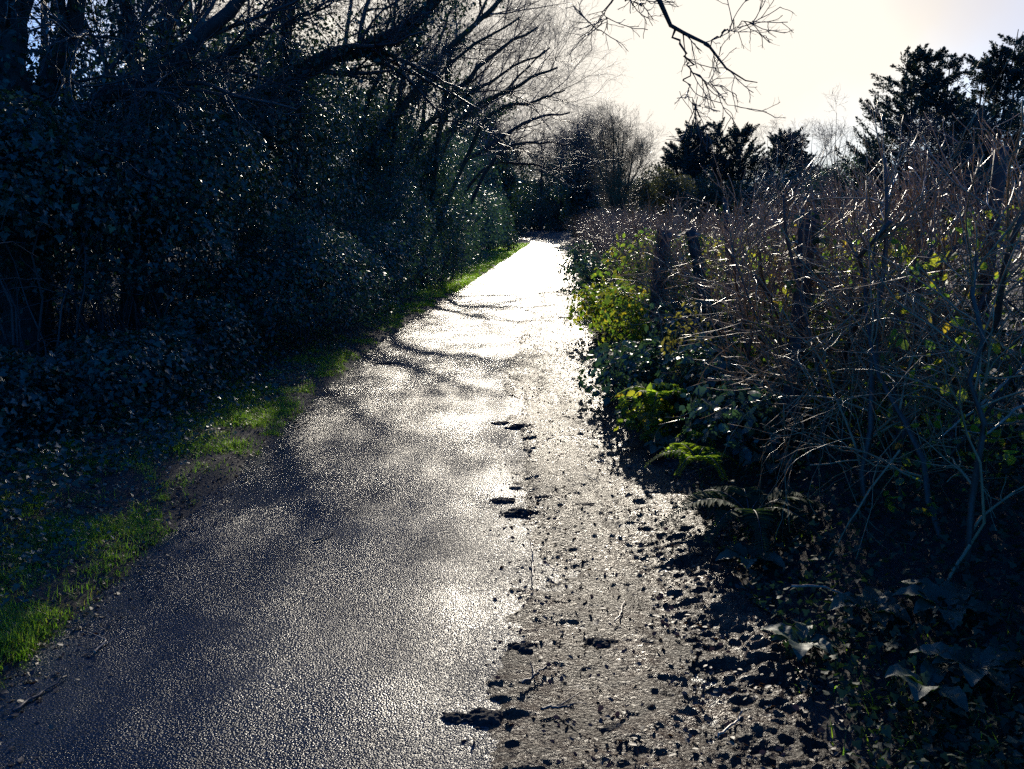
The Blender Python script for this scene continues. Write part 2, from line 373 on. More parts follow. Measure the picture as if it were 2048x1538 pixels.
tag(blades('bank_grass', x, y, gh(x, y)-.004, rng.uniform(.03, .10, len(x)), .005, M['grass'], rng, .9),
    'sparse grass blades at the foot of the right bank', 'grass', kind='stuff')

def ground_leaves(name, n, y0, y1, s0, s1, dens, size, hgt, tm, matl, seed, pw=1.7, flat=.6):
    r = np.random.default_rng(seed); x, y = scatter(r, n, y0, y1, s0, s1, dens, pw)
    P = np.stack([x, y, gh(x, y)+hgt[0]+(hgt[1]-hgt[0])*r.random(len(x))**1.5*(.3+1.4*fbm(x*1.5, y*1.5, seed=seed))], -1)
    Nn = norm(np.stack([r.normal(0, flat, len(x)), r.normal(0, flat, len(x)), np.ones(len(x))], -1))
    a = r.uniform(0, 6.28, len(x)); T = np.stack([np.cos(a), np.sin(a), r.normal(-.1, .3, len(x))], -1)
    return leaf_mesh(name, P, Nn, T, r.uniform(size[0], size[1], len(x)), tm, matl)
tag(ground_leaves('ivy_ground_cover', 95000, 2.2, 40, -6.5, -1.7, lambda s,x,y: sstep(-1.7,-2.3,s+.8*(fbm(x*1.2,y*1.2,seed=71)-.5)), (.02,.048), (.01,.22), 'ivy', M['ivy'], 72),
    'dark glossy ivy trailing over the ground below the left bushes', 'ivy', kind='stuff')
tag(ground_leaves('verge_weeds', 60000, 2.0, 20, -3.4, -1.5, lambda s,x,y: (.3+.7*sstep(.42,.6,fbm(x*2,y*2,seed=74)))*sstep(-1.5,-1.8,s), (.015,.035), (.01,.08), 'diamond', M['bush'], 75, flat=.8),
    'tiny leaved weeds among the grass of the left verge', 'weeds', kind='stuff')
tag(ground_leaves('bank_ivy', 52000, 2.0, 45, 1.42, 3.3, lambda s,x,y: sstep(1.40,1.65,s+.4*(fbm(x*1.5,y*1.5,seed=77)-.5)), (.016,.034), (.01,.16), 'ivy', M['bankivy'], 78, 1.9, .8),
    'dark ivy covering the right bank under the cut hedge', 'ivy', kind='stuff')
def lit(s, x, y):
    e = np.exp(-((np.abs(s)-1.45)/.22)**2); return np.clip(e + .30*sstep(.25,.6,s) + .5*(s < -1.5), 0, 1)*(.3+.9*fbm(x*2.5, y*2.5, seed=80))
r_ = np.random.default_rng(81); x, y = scatter(r_, 150000, 1.8, 40, -2.9, 1.85, lit, 1.9)
s = x-lane(y); z = np.maximum(gh(x, y), road_z(s, y)) + .004 + sstep(.35, .7, s)*(.008+.016*r_.random(len(x)))
Nn = norm(np.stack([r_.normal(0,.5,len(x)), r_.normal(0,.5,len(x)), np.ones(len(x))], -1)); a = r_.uniform(0, 6.28, len(x))
tag(leaf_mesh('leaf_litter', np.stack([x,y,z],-1), Nn, np.stack([np.cos(a),np.sin(a),0*a],-1), r_.uniform(.008,.03,len(x)), 'oval', M['litter']),
    'rotting brown leaves strewn along both road edges', 'leaf litter', kind='stuff')

# ------------------------------------------------------------------ shrubs of leafy blobs
def blob_leaves(blobs, n, rng, depth=.45, lump=.35, seed=0, f=2.2):
    B = np.array(blobs, float); area = B[:,3]*B[:,5]+B[:,4]*B[:,5]+B[:,3]*B[:,4]
    k = rng.choice(len(B), n, p=area/area.sum()); c = B[k,:3]; rad = B[k,3:]
    d = norm(rng.normal(size=(n,3))); d[:,2] = np.where(d[:,2] < -.5, -d[:,2], d[:,2])
    q = c*1.0 + d*rad
    lm = 1 + lump*2*(fbm(q[:,0]*f, q[:,1]*f, q[:,2]*f, oct=3, seed=seed)-.5)
    rr = lm*(1-depth*rng.random(n)**1.8)
    gap = fbm(q[:,0]*f*1.7+9, q[:,1]*f*1.7, q[:,2]*f*1.7, oct=2, seed=seed+5)
    keep = rng.random(n) < sstep(.24, .46, gap)
    P = c+d*rad*rr[:,None]; out = norm(d/rad)
    P, out = P[keep], out[keep]
    ok = P[:,2] > gh(P[:,0], P[:,1])+.02
    return P[ok], out[ok]
def leafy(name, P, out, size, tm, matl, parent, rng, upb=.25, rnd=.75):
    n = len(P)
    Nn = norm(out + rng.normal(0, rnd, (n,3)) + np.array([0,0,upb]))
    T = rng.normal(0, .7, (n,3)) + np.array([0,0,-.7]) + out*.4
    return leaf_mesh(name, P, Nn, T, size[0]*.7+(size[1]*1.25-size[0]*.7)*rng.random(n)**1.7, tm, matl, parent, wid=rng.uniform(.75,1.2,n))
def shrub(name, label, cat, blobs, n, size, tm, matl, seed, group=None, lump=.35, depth=.45, nst=30, shoots=40, stem_mat=None, f=2.2, sr=.012, shoot_len=(.25,.7)):
    rng = np.random.default_rng(seed)
    B = np.array(blobs, float); cx, cy = B[:,0].mean(), B[:,1].mean()
    root = thing(name, label, cat, None, group)
    P, out = blob_leaves(blobs, n, rng, depth, lump, seed, f)
    tb = Tubes()
    # stems from the foot to points in the blobs
    k = rng.integers(0, len(B), nst); tgt = B[k,:3]+norm(rng.normal(size=(nst,3))+[0,0,.5])*B[k,3:]*rng.uniform(.5,1,nst)[:,None]
    bx = B[k,0]+(tgt[:,0]-B[k,0])*.25+rng.normal(0,.12,nst); by = B[k,1]+(tgt[:,1]-B[k,1])*.25+rng.normal(0,.12,nst)
    st = np.stack([bx, by, gh(bx,by)-.05], -1)
    t = np.linspace(0,1,7)[None,:,None]
    path = st[:,None]+(tgt-st)[:,None]*t; path[...,:2] += rng.normal(0,.05,(nst,7,2))*np.sin(t*3.1)
    tb.add(path, rng.uniform(.6,1.4,nst)[:,None]*sr*np.linspace(1,.3,7)[None], 5)
    # shoots that break the outline, with a few leaves along them
    if shoots:
        i = rng.choice(len(P), shoots); d = norm(out[i]+rng.normal(0,.5,(shoots,3))+[0,0,.5])
        ln = rng.uniform(shoot_len[0], shoot_len[1], shoots)
        tt = np.linspace(0,1,6)[None,:,None]
        sp_ = P[i][:,None]-d[:,None]*.15+d[:,None]*ln[:,None,None]*tt; sp_[...,2] -= .25*(ln[:,None]*tt[...,0]**2)
        tb.add(sp_, np.full((shoots,6),.0025)*np.linspace(1.2,.5,6), 3)
        m = 7; q = rng.integers(0, shoots, shoots*m); u = rng.random(shoots*m)[:,None]
        a = sp_[q,2]*(1-u)+sp_[q,5]*u
        P = np.concatenate([P, a+rng.normal(0,.015,a.shape)]); out = np.concatenate([out, norm(rng.normal(size=a.shape))])
    leafy('foliage', P, out, size, tm, matl, root, rng)
    tb.build('stems', stem_mat or M['twig'], root)
    seat(root, (cx, cy, float(gh(cx,cy)))); return root

LG = 'glossy bushes along the left side of the lane'
# (px,py,Y) anchors only give the place; sizes are metres
shrub('ivy_thicket', 'dark ivy thicket overhanging a black hollow at far left', 'bush',
      [(-5.6,6.6,1.95,1.5,1.3,.75),(-4.6,7.6,1.9,1.1,1.1,.75),(-6.2,7.6,2.1,1.6,1.4,.8),(-7.0,5.6,2.0,1.5,1.5,.9)], 46000, (.032,.06), 'ivy', M['ivy'], 101, LG, nst=60)
shrub('ivy_thicket', 'dark ivy bush with hanging dead stems beside the black hollow', 'bush',
      [(-4.3,9.0,1.4,1.3,1.2,1.2),(-3.9,9.6,2.0,1.3,1.2,.9),(-5.3,9.4,1.9,1.5,1.3,1.0)], 46000, (.03,.055), 'ivy', M['ivy'], 102, LG, nst=70)
shrub('leafy_bush', 'rounded pale glinting bush bulging onto the left road edge', 'bush',
      [(-2.75,10.6,.75,.95,1.25,.85),(-2.5,11.8,.7,.75,1.2,.8),(-3.3,9.9,.6,.8,.8,.7),(-3.0,11.2,1.15,.8,1.1,.6)], 30000, (.03,.055), 'oval', M['bush'], 103, LG)
shrub('ivy_thicket', 'tall dark ivy wall rising behind the rounded pale bush', 'bush',
      [(-4.2,12.5,2.0,1.4,1.6,1.9),(-3.6,14.2,2.3,1.2,1.5,1.7),(-5.2,12.8,2.6,1.7,1.6,1.2)], 44000, (.03,.055), 'ivy', M['ivy'], 104, LG, nst=70)
shrub('leafy_bush', 'low blue green bush between the rounded bush and the tall ivy column', 'bush',
      [(-2.35,14.2,.8,.75,1.4,.9),(-2.2,16.2,1.1,.8,1.4,1.2),(-2.7,17.6,1.8,.9,1.2,1.4)], 26000, (.035,.06), 'oval', M['bush'], 105, LG)
shrub('ivy_column', 'tall narrow ivy column at the bend with frosted looking leaves', 'bush',
      [(-2.0,20.6,1.1,1.0,1.5,1.2),(-2.15,21.2,2.2,1.0,1.4,1.2),(-2.6,21.0,3.0,1.0,1.3,.9),(-1.75,23.0,1.3,.8,1.4,1.2)], 34000, (.045,.075), 'diamond', M['bush'], 106, LG)
shrub('ivy_thicket', 'broad shadowed ivy mass behind the tall ivy column', 'bush',
      [(-4.3,18.5,2.6,1.6,2.2,2.4),(-4.6,23,2.8,1.7,2.4,2.4),(-3.0,27,2.4,1.4,2.6,2.3),(-6.3,15.5,3.6,1.8,2.2,1.9)], 40000, (.055,.09), 'diamond', M['ivy'], 107, LG)
shrub('leafy_bush', 'dim blue bushes lining the lane beyond the ivy column', 'bush',
      [(-1.7,28,1.2,.8,2.4,1.4),(-1.2,33,1.4,.9,3.0,1.6),(-2.4,33,3.0,1.3,3,2.0),(-.9,38.5,1.4,.9,3.0,1.6),(-1.9,40,3.2,1.4,3,2.2)], 36000, (.06,.10), 'diamond', M['bush'], 108, LG)
shrub('ivy_mound', 'low mound of glinting ivy between the left verge and the black hollow', 'ivy',
      [(-3.35,7.0,.30,.65,1.0,.40),(-3.9,6.0,.30,.7,.9,.42),(-3.1,8.2,.35,.5,.8,.5),(-4.4,5.0,.3,.8,.9,.45)], 22000, (.028,.052), 'ivy', M['ivy'], 110, LG, nst=24, shoots=30)
shrub('ivy_canopy', 'high ivy mass filling the gap beneath the arching trunk', 'ivy',
      [(-3.7,15.8,3.5,1.1,1.3,1.1),(-2.8,18.3,2.9,.9,1.3,1.2),(-4.6,15.0,4.0,1.1,1.3,1.0),(-3.1,20.0,3.6,.9,1.2,1.0)], 22000, (.04,.07), 'diamond', M['ivy'], 111, LG, nst=60, shoots=80)
shrub('dark_thicket', 'black thicket filling the hollow behind the left bushes', 'bush',
      [(-9.0,8,1.2,2.0,3.0,1.5),(-8.5,13,1.6,2.2,3.0,1.9),(-8.0,19,1.5,2.0,3.6,1.8),(-7.0,26,2.6,2.2,4.2,2.6),(-5.5,34,3.4,2.2,4.5,3.2),(-6.6,10.6,1.2,1.3,2.0,1.6),(-11,4,1.4,2,3,1.8),(-12,12,1.2,2.4,4,1.6),(-12,20,1.6,2.6,5,2.0)], 70000, (.08,.13), 'diamond', M['ivy'], 109, LG, nst=120, lump=.3)

# ------------------------------------------------------------------ bare leaning trees on the left
def tree(name, label, paths, seed, lv=(14,7,6,3), ivy=0, ivy_r=(.03,.28), lens=((1.2,2.6),(.6,1.3),(.28,.7),(.12,.35)), bark=None, group=None, up=.12, ang=(.5,1.1), crown_t=(.35,1.0), ivy_t=(0,.75), ivsize=(.05,.085), wand=.15, rmin=.0017, crown_mat='twig'):
    rng = np.random.default_rng(seed); root = thing(name, label, 'tree', None, group)
    tk = Tubes(); P0 = []; R0 = []
    for pth, r0, r1 in paths:
        p = smooth_path(pth, 16); p[1:-1] += rng.normal(0, .025, (14,3))
        P0.append(p); R0.append((np.linspace(r0, r1, 16) if np.isscalar(r0) else np.interp(np.linspace(0,1,16), np.linspace(0,1,len(r0)), r0))*(1+rng.normal(0,.04,16)))
    P0 = np.array(P0); R0 = np.array(R0); R0[0,0] *= 1.3
    tk.add(P0, R0, 9)
    tk.build('trunk', bark or M['bark'], root)
    cr = Tubes()
    k1 = max(2, lv[0]//len(paths))
    A, RA = spawn(P0, R0, k1, crown_t[0], crown_t[1], ang, lens[0], 9, wand, up, .40, rng, .25, .005); cr.add(A, RA, 5)
    Bp, RB = spawn(A, RA, lv[1], .15, 1, (.4,1.0), lens[1], 7, wand*1.3, up*.6, .55, rng, .3, .004); cr.add(Bp, RB, 4)
    Cp, RC = spawn(Bp, RB, lv[2], .15, 1, (.4,1.0), lens[2], 5, wand*1.5, up*.4, .6, rng, .4, rmin); cr.add(Cp, RC, 3)
    if lv[3]:
        D, RD = spawn(Cp, RC, lv[3], .2, 1, (.4,1.0), lens[3], 4, wand*1.5, up*.3, .7, rng, .5, rmin*.7); cr.add(D, RD, 3)
    cr.build('crown', M[crown_mat], root)
    if ivy:
        src = np.concatenate([P0.reshape(-1,3)]); 
        m = len(P0); q = rng.integers(0, m, ivy); u = rng.uniform(ivy_t[0], ivy_t[1], ivy)*15; i = np.minimum(u.astype(int),14); f = (u-i)[:,None]
        c = P0[q,i]*(1-f)+P0[q,i+1]*f; rr = R0[q,i]
        d = norm(rng.normal(size=(ivy,3))); lump = fbm(c[:,0]*2, c[:,1]*2, c[:,2]*2, oct=2, seed=seed)
        P = c+d*(rr+ivy_r[0]+(ivy_r[1]-ivy_r[0])*rng.random(ivy)**1.5*(2*lump))[:,None]
        leafy('ivy', P, d, ivsize, 'diamond', M['ivy'], root, rng)
    b = P0[0,0]; seat(root, b); return root
def px_path(pts, Y):
    out = []
    for k, q in enumerate(pts):
        yy = q[2] if len(q) > 2 else Y
        out.append(at(q[0], q[1], yy))
    out[0][2] = gh(out[0][0], out[0][1])-.1
    return out
LT = 'bare trees leaning over the left side of the lane'
tree('bare_tree', 'upright ivy clad trunk nearest the left picture edge', [(px_path([(30,620),(28,330),(30,100),(34,-120),(60,-380)], 8.5), .17,.10)], 201, (10,7,6,2), 1600, group=LT)
tree('bare_tree', 'dark trunk leaning right beside the leftmost upright trunk', [(px_path([(50,600),(98,195),(135,85),(172,-60),(230,-330)], 9), .12,.07),(px_path([(70,470),(60,260),(95,160),(150,60)],9)[0:4],.07,.03)], 202, (10,7,6,2), 1600, group=LT)
tree('bare_tree', 'slim straight trunk between two leaning trunks at upper left', [(px_path([(255,600),(262,300),(262,100),(255,-50),(240,-300)], 10.5), .11,.07)], 203, (10,7,6,2), 1600, group=LT)
tree('bare_tree', 'long low limb sweeping right from the dark hollow at upper left', [(px_path([(40,620),(70,330),(120,245),(250,185),(340,130),(440,45),(560,-90)], 9.6), .13,.06)], 204, (10,7,6,2), 2600, (.03,.4), group=LT)
tree('bare_tree', 'forked trunk leaning right above the ivy bush with hanging stems', [(px_path([(270,600),(285,300),(325,110),(360,-40),(400,-250)], 12), .14,.08),(px_path([(285,330),(330,215),(420,130),(520,60),(600,-60)],12),.09,.04)], 205, (12,7,6,2), 4500, (.03,.5), group=LT)
tree('bare_tree', 'thick ivy draped trunk arching right over the tall ivy wall', [(px_path([(470,560),(515,300),(560,185),(640,125),(740,95),(820,45),(900,-40),(980,-140)], 13.5), .19,.06),(px_path([(560,300),(590,190),(572,80),(600,-60),(640,-200)],13.5),.12,.06)], 206, (18,8,7,3), 20000, (.05,.85), group=LT, ivy_t=(.08,1), ivsize=(.04,.07))
tree('bare_tree', 'leaning tree whose top limbs cross the brightest sky', [(px_path([(690,520),(725,345),(800,220),(880,115),(985,20),(1050,-70)], 18), .11,.03),(px_path([(760,300),(800,180),(850,60),(900,-60)],18),.07,.02),(px_path([(700,420),(760,280),(850,180),(930,105),(1040,35)],18.6),.08,.02),(px_path([(690,400),(720,260),(770,120),(800,-20)],17.6),.07,.02)], 207, (32,8,6,3), 7000, (.02,.55), group=LT, bark=M['mossbark'], ivy_t=(0,.6))
tree('bare_tree', 'leaning mossy tree with limbs ending left of the open sky', [(px_path([(770,520),(815,320),(900,195),(985,110),(1075,55)], 20.5), .11,.025),(px_path([(840,290),(890,160),(940,60),(990,-30)],20.5),.07,.02),(px_path([(800,360),(880,255),(980,165),(1100,95)],21),.07,.02),(px_path([(810,340),(850,200),(880,80),(920,-40)],20),.06,.02)], 208, (32,8,6,3), 6000, (.02,.5), group=LT, bark=M['mossbark'], ivy_t=(0,.6))
tree('bare_tree', 'low leaning tree reaching right over the bend above the ivy column', [(px_path([(735,520),(810,370),(930,230),(1045,165),(1115,135)], 23), .10,.025),(px_path([(830,345),(960,255),(1075,200),(1130,180)],23),.07,.02),(px_path([(800,390),(900,275),(1000,190),(1090,100)],23.6),.07,.02)], 209, (32,8,6,3), 3500, (.02,.4), group=LT, bark=M['mossbark'], ivy_t=(0,.55))
tree('bare_tree', 'low sweeping tree with fine twigs hanging over the far lane', [(px_path([(770,500),(870,385),(985,285),(1070,238),(1140,225)], 27), .10,.025),(px_path([(880,380),(990,315),(1080,285),(1150,290)],27),.07,.02),(px_path([(840,420),(960,345),(1060,330),(1140,345)],28),.07,.02)], 210, (32,8,6,3), 1400, (.02,.25), group=LT, ivy_t=(0,.5))
for k, (X_, Y_, lab) in enumerate([(-9.5,13,'bare tree deep in the wood behind the far left trunks'),(-8.2,16,'bare tree deep in the wood behind the slim straight trunk'),
        (-7.2,19,'bare tree deep in the wood behind the arching ivy trunk'),(-11,20,'bare tree in the wood half hidden behind three leaning trunks'),(-5.6,26,'bare tree in the wood behind the lowest leaning limbs'),(-4.4,35,'bare tree standing back from the far lane on the left')]):
    g0 = float(gh(X_,Y_)); r2 = np.random.default_rng(300+k)
    pth = [(X_,Y_,g0-.1),(X_+r2.normal(0,.2),Y_,g0+2.5),(X_+.5+r2.normal(0,.3),Y_,g0+5),(X_+1+r2.normal(0,.4),Y_,g0+8)]
    p2 = [(X_+.1,Y_,g0+1.5),(X_+1.2,Y_+.3,g0+3.5),(X_+2.2,Y_,g0+5.5),(X_+3,Y_,g0+7.5)]
    tree('bare_tree', lab, [(pth,.16,.05),(p2,.09,.03)], 310+k, (20,7,6,2), 500, group=LT, crown_t=(.25,1), lens=((1.5,3),(.8,1.6),(.4,.9),(.2,.4)), rmin=.003)

# overhanging limb from an off-frame tree on the left, drooping into the open sky
Yb = 8.2
tree('overhanging_tree', 'bare branch drooping from above into the bright sky', [
    ([(-5.2,8.6,float(gh(-5.2,8.6))-.1),(-5.0,8.5,2.6),(-4.2,8.4,4.8),(-2.2,8.3,6.0),(-.1,8.2,5.9),(.9,8.2,5.1),at(1310,-10,Yb),at(1352,62,Yb),at(1420,92,Yb),at(1476,158,Yb),at(1515,165,Yb)], (.10,.09,.075,.06,.045,.032,.022,.019,.014,.007,.004),0),
    ([at(1350,60,Yb),at(1362,95,Yb),at(1378,125,Yb),at(1398,155,Yb),at(1432,185,Yb),at(1475,212,Yb)], .012,.003),
    ([at(1378,125,Yb),at(1370,165,Yb),at(1388,200,Yb),at(1384,235,Yb)], .008,.002),
    ([at(1408,88,Yb),at(1440,70,Yb),at(1475,50,Yb),at(1510,40,Yb)], .010,.003),
    ([at(1225,-60,Yb),at(1222,0,Yb),at(1205,40,Yb),at(1190,70,Yb)], .010,.002),
    ([at(1280,-45,Yb),at(1250,-5,Yb),at(1290,8,Yb),at(1315,0,Yb)], .010,.003)],
    220, (60,3,2,0), 0, lens=((.2,.6),(.1,.3),(.05,.15),(.05,.1)), up=-.02, crown_t=(.30,1), ang=(.3,.9), wand=.12, rmin=.0014)

# ------------------------------------------------------------------ far end of the lane
FG = 'ivy clad trees closing the far end of the lane'
def ivy_tree(label, X_, Y_, H, r, seed, n=26000, lean=0, mt='ivy', size=(.10,.17)):
    g0 = float(gh(X_,Y_)); rng = np.random.default_rng(seed); root = thing('ivy_clad_tree', label, 'tree', None, FG)
    p = smooth_path([(X_,Y_,g0-.2),(X_+lean*.3,Y_,g0+H*.35),(X_+lean*.7,Y_,g0+H*.7),(X_+lean,Y_,g0+H)], 14)
    Tubes().add(p, np.linspace(.25,.06,14), 8).build('trunk', M['bark'], root)
    cr = Tubes(); A, RA = spawn(p[None], np.linspace(.2,.06,14)[None], 40, .25, 1, (.6,1.2), (r*.7,r*1.5), 8, .12, .1, .4, rng, .25, .01); cr.add(A, RA, 4)
    Bp, RB = spawn(A, RA, 9, .2, 1, (.4,1.0), (.5,1.3), 5, .18, .08, .6, rng, .4, .006); cr.add(Bp, RB, 3)
    Cp, RC = spawn(Bp, RB, 6, .2, 1, (.4,1.0), (.3,.8), 4, .18, .08, .6, rng, .4, .006); cr.add(Cp, RC, 3)
    cr.build('crown', M['twig'], root)
    bl = [(X_+lean*t+rng.normal(0,.3), Y_+rng.normal(0,.3), g0+H*t, r*w, r*w, H*.18) for t, w in ((.08,.8),(.25,.9),(.42,.9),(.6,.75),(.75,.5))]
    P, out = blob_leaves(bl, n, rng, .5, .4, seed, 1.1)
    leafy('ivy', P, out, size, 'diamond', M[mt], root, rng)
    seat(root, (X_,Y_,g0))
ivy_tree('ivy clad tree at the left mouth of the dark tunnel', -1.2, 46, 7.0, 1.9, 401)
ivy_tree('dark tree behind the left mouth of the tunnel', -2.5, 55, 9.0, 2.6, 402)
ivy_tree('tree filling the tunnel end where the lane bends left', 3.2, 92, 9.0, 3.4, 403, 22000)
ivy_tree('tree behind the lane bend left of the tunnel end', -2.5, 88, 10, 3.6, 404, 22000)
ivy_tree('ivy column at the right mouth of the dark tunnel', 5.3, 62, 8.0, 1.8, 405, lean=-.6)
ivy_tree('second ivy tree at the right of the tunnel with a spiky top', 5.5, 66, 7.6, 1.3, 406)
ivy_tree('dark tree right of the tunnel beside the brown willow', 8.2, 80, 9.0, 3.0, 407, 22000)
ivy_tree('tree in the gap behind the tunnel with sky above', 6.0, 98, 9.0, 3.6, 408, 20000)
def belt(name, label, cx, cy, rx, ry, H, n, size, seed):
    rng = np.random.default_rng(seed); x = cx+rng.uniform(-1,1,n)*rx; y = cy+rng.uniform(-1,1,n)*ry
    top = H*(.55+.9*(fbm(x*.16, y*.16, oct=4, seed=seed)-.1)*.6); z = gh(x,y)+top*rng.random(n)**.8
    P = np.stack([x,y,z],-1); Nn = norm(rng.normal(size=(n,3))); T = rng.normal(size=(n,3))
    tag(leaf_mesh(name, P, Nn, T, rng.uniform(size[0],size[1],n), 'diamond', M['ivy']), label, 'woodland', kind='stuff')
belt('distant_woodland', 'dark far wood behind the trees on the left', -38, 62, 34, 16, 6.0, 60000, (.3,.6), 431)
belt('tunnel_thicket', 'dim thicket closing the lane behind the last bend', 6, 104, 18, 9, 6.5, 50000, (.25,.5), 432)
ivy_tree('dark ivy tree just inside the left of the tunnel', -.2, 74, 9.0, 2.6, 409, 22000)
ivy_tree('dark tree between the tunnel and the brown willow', 4.9, 84, 9.0, 2.0, 410, 22000)
tree('willow_shrub', 'tall brown twiggy shrub glowing beside the bright sky gap', [
    ([at(px,470,46)*np.array([1,1,0]), at(px*.6+1235*.4,410,46), at(px2,355,46), at(px3,y3,46)], .10,.02)
    for px,px2,px3,y3 in ((1215,1205,1184,285),(1222,1215,1203,258),(1228,1228,1226,250),(1238,1240,1248,262),(1245,1258,1270,290),(1250,1268,1286,322),(1234,1235,1238,266))],
    420, (98,8,5,2), 0, crown_mat='willow', up=.35, ang=(.2,.55), crown_t=(.15,1), lens=((1.0,2.2),(.7,1.4),(.4,.9),(.2,.5)), rmin=.0045)

# ------------------------------------------------------------------ right background: conifers, dark bushes, saplings
CG = 'dark conifers beyond the right hedge'
def conifer(label, px, Y_, pytop, wid, seed, n=420, bare=.0, skirt=1.0, tips=1, size=(.08,.17), prof='cone', pl=(.9,1.9)):
    rng = np.random.default_rng(seed); top = at(px, pytop, Y_); X_ = top[0]; g0 = float(gh(X_,Y_)); H = top[2]-g0
    root = thing('conifer', label, 'tree', None, CG)
    stems = [(X_,0)] if tips == 1 else [(X_+wid*a, 0) for a in np.linspace(-.28,.28,tips)]
    tk = Tubes(); P0 = []
    for k, (sx, _) in enumerate(stems):
        hh = H*(1 if k == tips//2 else rng.uniform(.88,.98))
        p = smooth_path([(X_+(sx-X_)*.2,Y_,g0-.2),(X_+(sx-X_)*.8,Y_+rng.normal(0,.3),g0+hh*.4),(sx,Y_+rng.normal(0,.4),g0+hh)], 20); P0.append(p)
        tk.add(p, np.linspace(.16,.02,20), 7)
    P0 = np.array(P0)
    if prof == 'cone': R = lambda u: wid*(.15+.85*np.clip((1-u)/.75,0,1)**.8)*skirt
    else: R = lambda u: wid*(.06+.94*np.clip((1-u)/.5,0,1)**.9)*(1-.25*np.clip((.35-u)/.35,0,1))
    k = rng.integers(0, len(P0), n); u = rng.random(n)**.9; u = .10+.90*u; idx = np.minimum((u*19).astype(int),19)
    c = P0[k, idx]; a = rng.uniform(0, 2*math.pi, n)
    lump = .62+.75*fbm(np.cos(a)*1.7+seed, np.sin(a)*1.7, u*7, oct=2, seed=seed)
    reach = R(u)*lump*rng.uniform(.45,1.0,n)/(1 if tips == 1 else 1.25)
    out = np.stack([np.cos(a), np.sin(a), 0*a], -1)
    end = c+out*reach[:,None]; end[:,2] += reach*rng.uniform(.15,.55,n)
    end[:,2] = np.minimum(end[:,2], g0+H*.99)
    d = norm(out*.9+np.array([0,0,1])*rng.uniform(.35,1.2,n)[:,None]+rng.normal(0,.2,(n,3))); L = rng.uniform(pl[0],pl[1],n)*(.55+.45*(1-u))
    # limbs
    t = np.linspace(0,1,5)[None,:,None]; lp = c[:,None]*(1-t)+end[:,None]*t; lp[...,2] -= .25*np.sin(t[...,0]*3.14)*reach[:,None]
    tk.add(lp, np.linspace(.035,.012,5)[None]*np.ones((n,1)), 4)
    # sprays along every plume
    m = 170; tt = rng.random((n,m)); off = rng.normal(0,1,(n,m,3)); w = (.27*(1-tt)**.85*np.minimum(1,tt*4+.3))[...,None]*L[:,None,None]*.9
    P = end[:,None]+d[:,None]*(tt*L[:,None])[...,None] + off*w*.5 - d[:,None]*.1
    ax = norm(d[:,None]*1.0+off*.28); Nn = norm(rng.normal(size=(n,m,3)))
    sel = rng.random((n,m)) < 1-bare
    leaf_mesh('crown', P[sel], Nn[sel], ax[sel], rng.uniform(size[0],size[1],sel.sum()), 'needle', M['conifer'], root, wid=2.2)
    tk.build('trunk', M['bark'], root); seat(root, (X_,Y_,g0))
conifer('tall broad cypress with a ragged left side and lit gaps', 1858, 44, 98, 3.9, 501, 520, tips=5, prof='round')
conifer('tallest cypress with a sharp tip near the right picture edge', 2005, 47, 66, 3.3, 502, 520, tips=4, prof='round')
conifer('cypress cut by the right picture edge', 2120, 50, 60, 3.4, 503, 360, tips=3, prof='round')
conifer('rounded conifer, leftmost of the small ones on the skyline', 1378, 60, 262, 2.6, 504, 330, tips=3, prof='round')
conifer('highest of the small skyline conifers beneath the drooping branch', 1415, 62, 243, 2.6, 505, 320, tips=2, prof='round')
conifer('slender conifer at the right of the small skyline group', 1483, 60, 258, 2.2, 506, 260)
conifer('small lone pyramid conifer between the skyline group and the cypresses', 1580, 56, 268, 2.3, 507, 300)
SG = 'bushes in the field beyond the right hedge'
def far_bush(label, px, Y_, pytop, rx, seed, matl='bush', n=14000, size=(.10,.17), ry=2.0):
    t = at(px, pytop, Y_); g0 = float(gh(t[0],Y_)); H = t[2]-g0
    shrub('field_bush', label, 'bush', [(t[0],Y_,g0+H*.45,rx,ry,H*.55),(t[0]-rx*.6,Y_+.5,g0+H*.35,rx*.7,ry,H*.45),(t[0]+rx*.6,Y_-.3,g0+H*.36,rx*.7,ry,H*.46)], n, size, 'diamond', M[matl], seed, SG, nst=40, shoots=60, shoot_len=(.5,1.2), f=1.1)
far_bush('dark rounded laurel bush below the left side of the broad cypress', 1700, 46, 316, 1.9, 521, 'bush')
far_bush('dark low bush at the foot of the cypresses', 1800, 42, 345, 3.2, 522, 'ivy')
far_bush('dark bush at the foot of the tallest cypress', 1985, 42, 330, 3.2, 523, 'ivy')
far_bush('olive bush under the skyline conifers', 1400, 52, 345, 3.0, 524, 'olive')
far_bush('shadowy bush under the small pyramid conifer', 1560, 52, 345, 2.6, 525, 'ivy')
far_bush('brown scrub right of the tall twiggy shrub', 1318, 50, 330, 1.8, 526, 'olive')
far_bush('dark bush between the pyramid conifer and the laurel', 1635, 50, 335, 1.6, 527, 'ivy')
TG = 'bare saplings beyond the right hedge'
def sapling(label, px, Y_, pytop, spread, seed, lv=(22,5,4,2), nst=5):
    rng = np.random.default_rng(seed); b = at(px, 470, Y_); top = at(px, pytop, Y_)[2]
    pths = [([(b[0]+rng.normal(0,.15),Y_+rng.normal(0,.2),float(gh(b[0],Y_))-.1),(b[0]+spread*s*.35,Y_,top*.5),(b[0]+spread*s+rng.normal(0,.1),Y_,top*(1-.14*abs(s)))], .04,.008) for s in np.linspace(-1,1,nst)]
    tree('sapling', label, pths, seed, lv, 0, up=.4, ang=(.2,.5), crown_t=(.25,1), lens=((.6,1.4),(.4,.9),(.3,.6),(.2,.4)), group=TG, rmin=.005)
